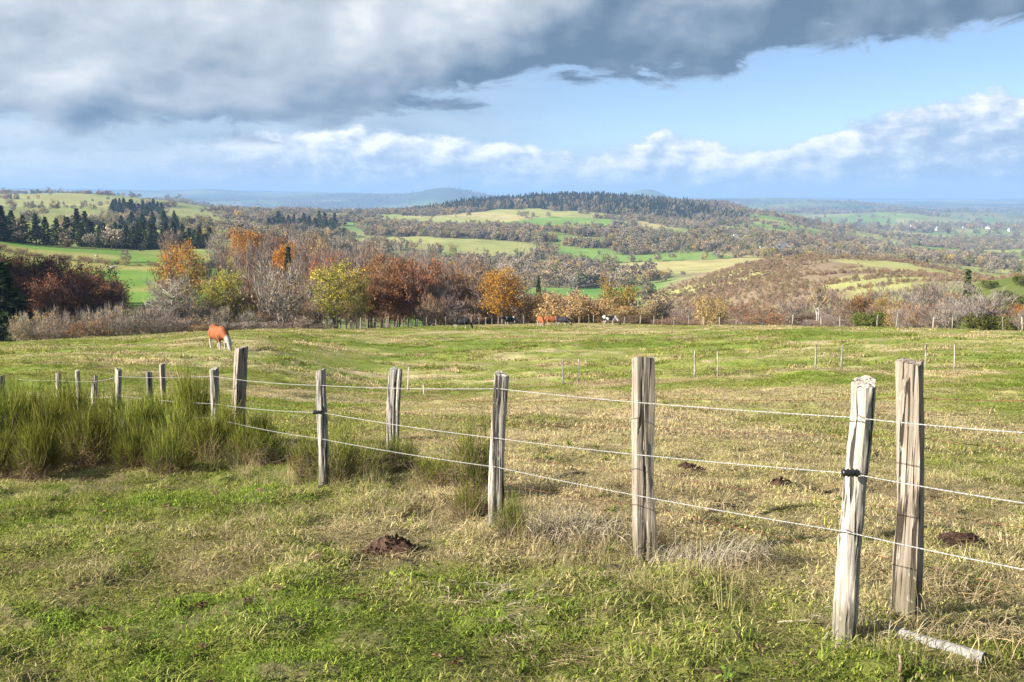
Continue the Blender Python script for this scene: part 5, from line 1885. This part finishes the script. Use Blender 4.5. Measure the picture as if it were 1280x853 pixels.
thin_fence('boundary_fence', 'long fence of pale posts along the brow behind the cows', bl, (.5, .9), .003)

# ---- pipe, stake and twigs by the rough post
m, t, o = new_mat('grey_pipe')
pos = t.new('ShaderNodeTexCoord').outputs['Object']
nn = t.noise(pos, 14, 5, .65)
principled(t, o, t.ramp(nn, [(.3, (.13, .125, .11)), (.45, (.21, .207, .20)), (.8, (.26, .26, .255))]), .6, bump(t, nn, .2, .003), .3)
PIPE = m
a, b = Vector(gp(1110, 800)), Vector(gp(1230, 838))
a.z += .045
b.z += .050
mb = MB()
ax = (b - a)
K, vs = 24, []
tn = ax.normalized()
n1_ = tn.cross(Vector((0, 0, 1))).normalized()
n2_ = n1_.cross(tn)
for (l_, rr_) in ((0, .023), (0, .029), (.5, .0292), (1.0, .029), (1.0, .023), (.6, .0225), (0, .023)):
    for k in range(K):
        an = 2 * PI * k / K
        vs.append(tuple(ax * l_ + (n1_ * math.cos(an) + n2_ * math.sin(an)) * rr_))
mb.add(vs, [(i * K + k, i * K + (k + 1) % K, (i + 1) * K + (k + 1) % K, (i + 1) * K + k) for i in range(6) for k in range(K)])
me = mb.mesh('fallen_pipe')
smooth_by_angle(me)
tag(obj('fallen_pipe', me, PIPE, None, a), 'pale grey plastic pipe lying in the grass below the squared post', 'pipe')
TWIGW = wood_mat('dry_stick', (.16, .095, .06), (.27, .17, .11), (.36, .25, .17))
PALEST = wood_mat('pale_stick', (.34, .27, .19), (.50, .42, .31), (.60, .52, .40))


def stick(name, pxs, r0, mat, label, forks=(), lift=.02, cat='stick'):
    pts = []
    for (px_, py_, up_) in pxs:
        p = Vector(gp(px_, py_))
        p.z += up_ + lift
        pts.append(p)
    o0 = pts[0].copy()
    mb = MB()
    fine_ = []
    for i in range(len(pts) - 1):
        for k in range(4):
            fine_.append(pts[i].lerp(pts[i + 1], k / 4) - o0 + Vector((trnd.uniform(-1, 1), trnd.uniform(-1, 1), trnd.uniform(-1, 1))) * r0 * .5)
    fine_.append(pts[-1] - o0)
    n_ = len(fine_)
    mb.tube(fine_, [r0 * (1 - .5 * i / n_) for i in range(n_)], 7)
    for (f_, dv) in forks:
        p = fine_[int(f_ * (n_ - 1))]
        mb.tube([p, p + Vector(dv) * .5 + Vector((0, 0, .01)), p + Vector(dv)], [r0 * .6, r0 * .45, r0 * .25], 6)
    tag(obj(name, mb.mesh(name), mat, None, o0), label, cat)


stick('broken_stake', [(1128, 858, -.03), (1123, 846, .10)], .011, TWIGW, 'short brown broken stake stub below the fallen pipe', (), 0, 'stake')
stick('pale_stick', [(1135, 822, 0), (1180, 836, .005), (1232, 842, .01)], .005, PALEST, 'long pale dry stem lying alongside the grey pipe')
stick('pale_stick', [(972, 785, .01), (1014, 786, .02)], .006, PALEST, 'short pale stick lying left of the rough bark post')
stick('dead_branch', [(690, 712, .01), (702, 696, .06), (712, 680, .14)], .008, TWIGW, 'small forked brown dead branch below the dead grass mound', ((.3, (.12, 0, .01)), (.5, (.05, .04, .06))), .01, 'branch')
stick('dead_branch', [(905, 690, .10), (955, 640, .30)], .003, PALEST, 'long thin dry stem arching up beside the combed tussock', (), .0, 'stem')
stick('dead_branch', [(845, 688, .0), (842, 650, .20)], .004, PALEST, 'upright dry stem right of the thick square post', (), .0, 'stem')
stick('dead_branch', [(240, 592, .0), (262, 560, .12), (275, 552, .2)], .012, TWIGW, 'bent woody stem at the foot of the broom thicket', ((.5, (.2, .1, .1)),), .0, 'branch')
# a few tall seed stems in the turf
STEM = [(318, 760), (330, 700), (322, 640), (240, 720), (1180, 770), (1196, 790), (1150, 745), (1100, 800), (960, 720), (1040, 800), (1212, 760), (1128, 760), (780, 760), (740, 800)]
r_ = np.random.default_rng(88)
for i_, (px_, py_) in enumerate(STEM):
    b = Vector(gp(px_, py_))
    mb = MB()
    L = trnd.uniform(.22, .42)
    dx, dy = trnd.uniform(-.25, .25), trnd.uniform(-.1, .1)
    pts = [Vector((dx * L * (k / 5) ** 1.6, dy * L * (k / 5), L * k / 5 - .02)) for k in range(6)]
    mb.tube(pts, [.0017, .0016, .0015, .0013, .0011, .0008], 4)
    o_ = obj('seed_stem', mb.mesh('seed_stem'), PALEST, None, b)
    tag(o_, 'thin upright dead seed stem standing in the near turf', 'stem', 'dead seed stems')

# ------------------------------------------------------------------ cows
def capsule(mb, a, b, ra, rb, n=5):
    a, b = Vector(a), Vector(b)
    for k in range(n + 1):
        t_ = k / n
        ball(mb, a.lerp(b, t_), (ra + (rb - ra) * t_,) * 3)


_u, _f = [], []
for i in range(9):
    th = PI * i / 8
    for k in range(12):
        _u.append((math.sin(th) * math.cos(PI * k / 6), math.sin(th) * math.sin(PI * k / 6), math.cos(th)))
for i in range(8):
    for k in range(12):
        _f.append((i * 12 + k, (i + 1) * 12 + k, (i + 1) * 12 + (k + 1) % 12, i * 12 + (k + 1) % 12))
_u = np.array(_u)


def ball(mb, c_, r3):
    mb.add(_u * np.array(r3) + np.array(tuple(c_)), _f)


def cow_mesh(graze=True, step=.06, turn=0.0):
    mb = MB()
    ball(mb, (0, 0, .93), (.72, .34, .40))
    ball(mb, (-.20, 0, .86), (.55, .36, .36))
    ball(mb, (-.62, 0, 1.04), (.36, .29, .35))
    ball(mb, (-.84, 0, 1.12), (.16, .20, .22))
    ball(mb, (.50, 0, .98), (.42, .30, .42))
    ball(mb, (.55, 0, 1.20), (.30, .13, .17))
    ball(mb, (.0, 0, 1.20), (.7, .15, .12))
    ball(mb, (-.38, 0, .56), (.18, .15, .13))
    for s_ in (-1, 1):
        ball(mb, (-.62, .21 * s_, 1.22), (.12, .08, .09))
        k = step * s_
        capsule(mb, (-.64, .19 * s_, .92), (-.52 + k, .20 * s_, .66), .20, .13)
        capsule(mb, (-.52 + k, .20 * s_, .66), (-.74 + k, .19 * s_, .44), .13, .075)
        capsule(mb, (-.74 + k, .19 * s_, .44), (-.69 + k, .19 * s_, .12), .07, .052)
        capsule(mb, (-.69 + k, .19 * s_, .10), (-.64 + k, .19 * s_, .04), .058, .062, 2)
        capsule(mb, (.52, .19 * s_, .88), (.46 - k, .19 * s_, .62), .17, .11)
        capsule(mb, (.46 - k, .19 * s_, .62), (.50 - k, .18 * s_, .36), .10, .066)
        capsule(mb, (.50 - k, .18 * s_, .36), (.48 - k, .18 * s_, .10), .058, .05)
        capsule(mb, (.48 - k, .18 * s_, .10), (.53 - k, .18 * s_, .04), .056, .06, 2)
    if graze:
        n0, n1__, h0, h1 = Vector((.75, 0, 1.08)), Vector((1.22, .10 * turn, .62)), Vector((1.30, .14 * turn, .48)), Vector((1.42, .22 * turn, .10))
    else:
        n0, n1__, h0, h1 = Vector((.75, 0, 1.12)), Vector((1.15, .15 * turn, 1.34)), Vector((1.22, .2 * turn, 1.40)), Vector((1.55, .5 * turn, 1.14))
    capsule(mb, n0, n1__, .25, .17, 7)
    capsule(mb, n1__, h0, .17, .145, 3)
    capsule(mb, h0, h1, .145, .085, 6)
    hd = (h1 - h0).normalized()
    for s_ in (-1, 1):
        e0 = h0 + Vector((0, .13 * s_, .04))
        capsule(mb, e0, e0 + Vector((-.03, .17 * s_, .0)), .045, .03, 4)
        capsule(mb, h0 + Vector((.0, .07 * s_, .10)), h0 + Vector((.02, .15 * s_, .20)), .03, .018, 4)
    capsule(mb, (-.97, 0, 1.22), (-1.04, .02, .95), .045, .03, 5)
    capsule(mb, (-1.04, .02, .95), (-1.03, .02, .50), .03, .025, 8)
    capsule(mb, (-1.03, .02, .50), (-1.02, .02, .36), .045, .03, 4)
    me0 = mb.mesh('tmp')
    tmp = bpy.data.objects.new('tmp', me0)
    C.objects.link(tmp)
    rm = tmp.modifiers.new('r', 'REMESH')
    rm.mode = 'VOXEL'
    rm.voxel_size = .028
    sm = tmp.modifiers.new('s', 'SMOOTH')
    sm.iterations = 5
    dg = bpy.context.evaluated_depsgraph_get()
    me = bpy.data.meshes.new_from_object(tmp.evaluated_get(dg))
    me.name = 'cow'
    bpy.data.objects.remove(tmp)
    me.polygons.foreach_set('use_smooth', [True] * len(me.polygons))
    return me


def cow_mat(name, dark, seed, patch_lo, patch_hi, white_face=True):
    m, t, o = new_mat(name)
    pos = t.new('ShaderNodeTexCoord').outputs['Object']
    s_ = t.new('ShaderNodeSeparateXYZ')
    t.t.links.new(pos, s_.inputs[0])
    nz = t.noise(t.vm('ADD', t.vm('MULTIPLY', pos, (1, .8, 1)), (seed, seed * 2.3, 0)), 1.5, 2, .5, .3)
    nb = t.noise(pos, 9, 3, .6)
    wh = t.ss(nz, patch_lo, patch_hi)                       # body patches
    jit = t.m('MULTIPLY', t.m('SUBTRACT', nz, .5), .35)
    legs = t.ss(t.m('ADD', s_.outputs[2], jit), .62, .50)
    bodyx = t.ss(s_.outputs[0], .95, .80)
    wh = t.m('MAXIMUM', wh, t.m('MULTIPLY', legs, bodyx))
    if white_face:
        wh = t.m('MAXIMUM', wh, t.ss(s_.outputs[0], 1.14, 1.20))
    col = t.mix(wh, t.mix(nb, tuple(q * .75 for q in dark), tuple(min(q * 1.2, .9) for q in dark)), (.36, .33, .295))
    principled(t, o, col, .7, None, .2)
    return m


RED = (.21, .070, .026)
BLK = (.014, .013, .014)
CM = {'a': cow_mesh(True, .08, .4), 'b': cow_mesh(True, -.10, -.6), 'c': cow_mesh(False, .06, .7)}


def cow(px, Y, head, ht, mesh, mat, label):
    """head: heading in degrees, 0 = right, -90 = towards the camera"""
    b = place(px, Y)
    me = CM[mesh]
    o_ = obj('cow', me, None, None, b)
    if not me.materials:
        me.materials.append(mat)
    o_.material_slots[0].link = 'OBJECT'
    o_.material_slots[0].material = mat
    k = ht / 1.32
    o_.scale = (k, k, k)
    o_.rotation_euler = (0, 0, R(head))
    o_.location.z -= .02
    tag(o_, label, 'cow')


CA = cow_mat('red_white_hide', RED, 1.0, .80, .84)
CB = cow_mat('black_hide', BLK, 3.0, .70, .74, False)
CC_ = cow_mat('black_white_hide', BLK, 5.2, .56, .59, False)
CD = cow_mat('red_hide', RED, 8.0, .72, .76, False)
CE = cow_mat('piebald_hide', BLK, 9.7, .50, .53, False)
WHC = cow_mat('white_hide', (.5, .45, .4), 2.0, .3, .34)
cow(274, 60, -52, 1.42, 'a', CA, 'red cow with white face and legs grazing alone behind the leaning split post')
cow(577, 134, -8, 1.4, 'a', CB, 'all black cow grazing apart from the herd by the hazel bushes')
cow(637, 146, -150, 1.35, 'c', CC_, 'black and white cow standing with raised head at the brow fence')
cow(676, 138, -78, 1.42, 'a', CD, 'red cow seen head-on with dark flank, left of the two red ones')
cow(690, 141, 178, 1.4, 'b', CA, 'red cow half hidden behind a black and white one')
cow(703, 138, -35, 1.4, 'a', CC_, 'black and white cow grazing in front of a red cow')
cow(762, 141, -4, 1.42, 'b', CE, 'piebald cow with white shoulders grazing under the olive-orange oak')
cow(139, 470, 160, 1.4, 'b', WHC, 'distant white cow lower on the left meadow')
cow(143, 474, 20, 1.4, 'a', WHC, 'distant white cow beside another on the left meadow')
cow(121, 512, 170, 1.4, 'c', CE, 'distant pale cow higher on the left meadow by the hedge')

# ------------------------------------------------------------------ far houses
def flat_mat(name, col, rough=.8):
    m, t, o = new_mat(name)
    n_ = t.noise(t.new('ShaderNodeTexCoord').outputs['Object'], .8, 4, .6)
    principled(t, o, t.mix(n_, tuple(q * .82 for q in col), col), rough, None, .2)
    return m


WALLS = [flat_mat('pale_render', (.62, .58, .50)), flat_mat('stone_wall', (.36, .32, .27)), flat_mat('white_render', (.74, .72, .68))]
ROOFS = [flat_mat('slate_roof', (.13, .14, .16), .5), flat_mat('grey_roof', (.22, .22, .23), .5), flat_mat('brown_roof', (.24, .15, .11))]
PANE = flat_mat('window_glass', (.05, .06, .08), .2)


def house(px, Y, L, W, H, rz, wm, rm, label, group=None, lift=0.0):
    b = place(px, Y)
    b.z += lift
    root = empty('house', b, rz)
    mb = MB()
    x_, y_, g = L / 2, W / 2, W * .42
    vs = [(-x_, -y_, -3), (x_, -y_, -3), (x_, y_, -3), (-x_, y_, -3), (-x_, -y_, H), (x_, -y_, H), (x_, y_, H), (-x_, y_, H), (-x_, 0, H + g), (x_, 0, H + g)]
    mb.add(vs, [(0, 1, 5, 4), (1, 2, 6, 9, 5), (2, 3, 7, 6), (3, 0, 4, 8, 7)])
    obj('wall', mb.mesh('wall', False), WALLS[wm], root)
    mb = MB()
    e, th = .4, .25
    for s_ in (-1, 1):
        p = [(-x_ - e, s_ * (y_ + e), H - e * g / y_), (x_ + e, s_ * (y_ + e), H - e * g / y_), (x_ + e, 0, H + g), (-x_ - e, 0, H + g)]
        v8 = p + [(a, b_, c_ + th) for a, b_, c_ in p]
        mb.add([(a, b_, c_ + .02) for a, b_, c_ in v8], [(0, 1, 2, 3), (7, 6, 5, 4), (0, 4, 5, 1), (1, 5, 6, 2), (2, 6, 7, 3), (3, 7, 4, 0)])
    rf = obj('roof', mb.mesh('roof', False), ROOFS[rm], root)
    mb = MB()
    cx = x_ * .6
    q = [(cx - .4, -.35), (cx + .4, -.35), (cx + .4, .35), (cx - .4, .35)]
    mb.add([(a, b_, H + g * .5) for a, b_ in q] + [(a, b_, H + g + 1.0) for a, b_ in q], [(0, 1, 5, 4), (1, 2, 6, 5), (2, 3, 7, 6), (3, 0, 4, 7), (4, 5, 6, 7)])
    obj('chimney', mb.mesh('chimney', False), WALLS[1], rf)
    for k in range(max(2, int(L / 4))):
        wx = -x_ + (k + .5) * L / max(2, int(L / 4))
        mb = MB()
        mb.add([(wx - .55, -y_ - .03, H * .45), (wx + .55, -y_ - .03, H * .45), (wx + .55, -y_ - .03, H * .85), (wx - .55, -y_ - .03, H * .85)], [(0, 1, 2, 3)])
        obj('window', mb.mesh('window', False), PANE, root)
    tag(root, label, 'house', group)


hv = [(955, 1395, 14, 9, 5, .3, 2, 0), (966, 1400, 18, 9, 6, .1, 1, 1), (975, 1385, 20, 10, 6, .2, 1, 0), (984, 1400, 16, 9, 6, -.3, 0, 1), (990, 1390, 14, 9, 6.5, .5, 2, 0), (979, 1420, 12, 9, 8, .1, 0, 0)]
for a_ in hv:
    house(*a_, 'slate-roofed farmhouse in the hamlet behind the brown knoll', 'hamlet behind the knoll', .3)
for i_, (px_, Y_) in enumerate([(1150, 4300), (1158, 4350), (1163, 4250), (1168, 4300), (1172, 4400), (1234, 4700), (1240, 4750), (1205, 4500), (1140, 4600), (1262, 4300), (920, 1700)]):
    house(px_, Y_, trnd.uniform(12, 22) if i_ < 10 else 9, 10 if i_ < 10 else 6, trnd.uniform(6, 8) if i_ < 10 else 3.5, trnd.uniform(-.6, .6), 2, i_ % 3, 'tiny white house of the village on the hazy plain' if i_ < 10 else 'lone white house among the woods left of the hamlet', 'village on the plain' if i_ < 10 else None, 3.0 if i_ < 10 else 0.0)
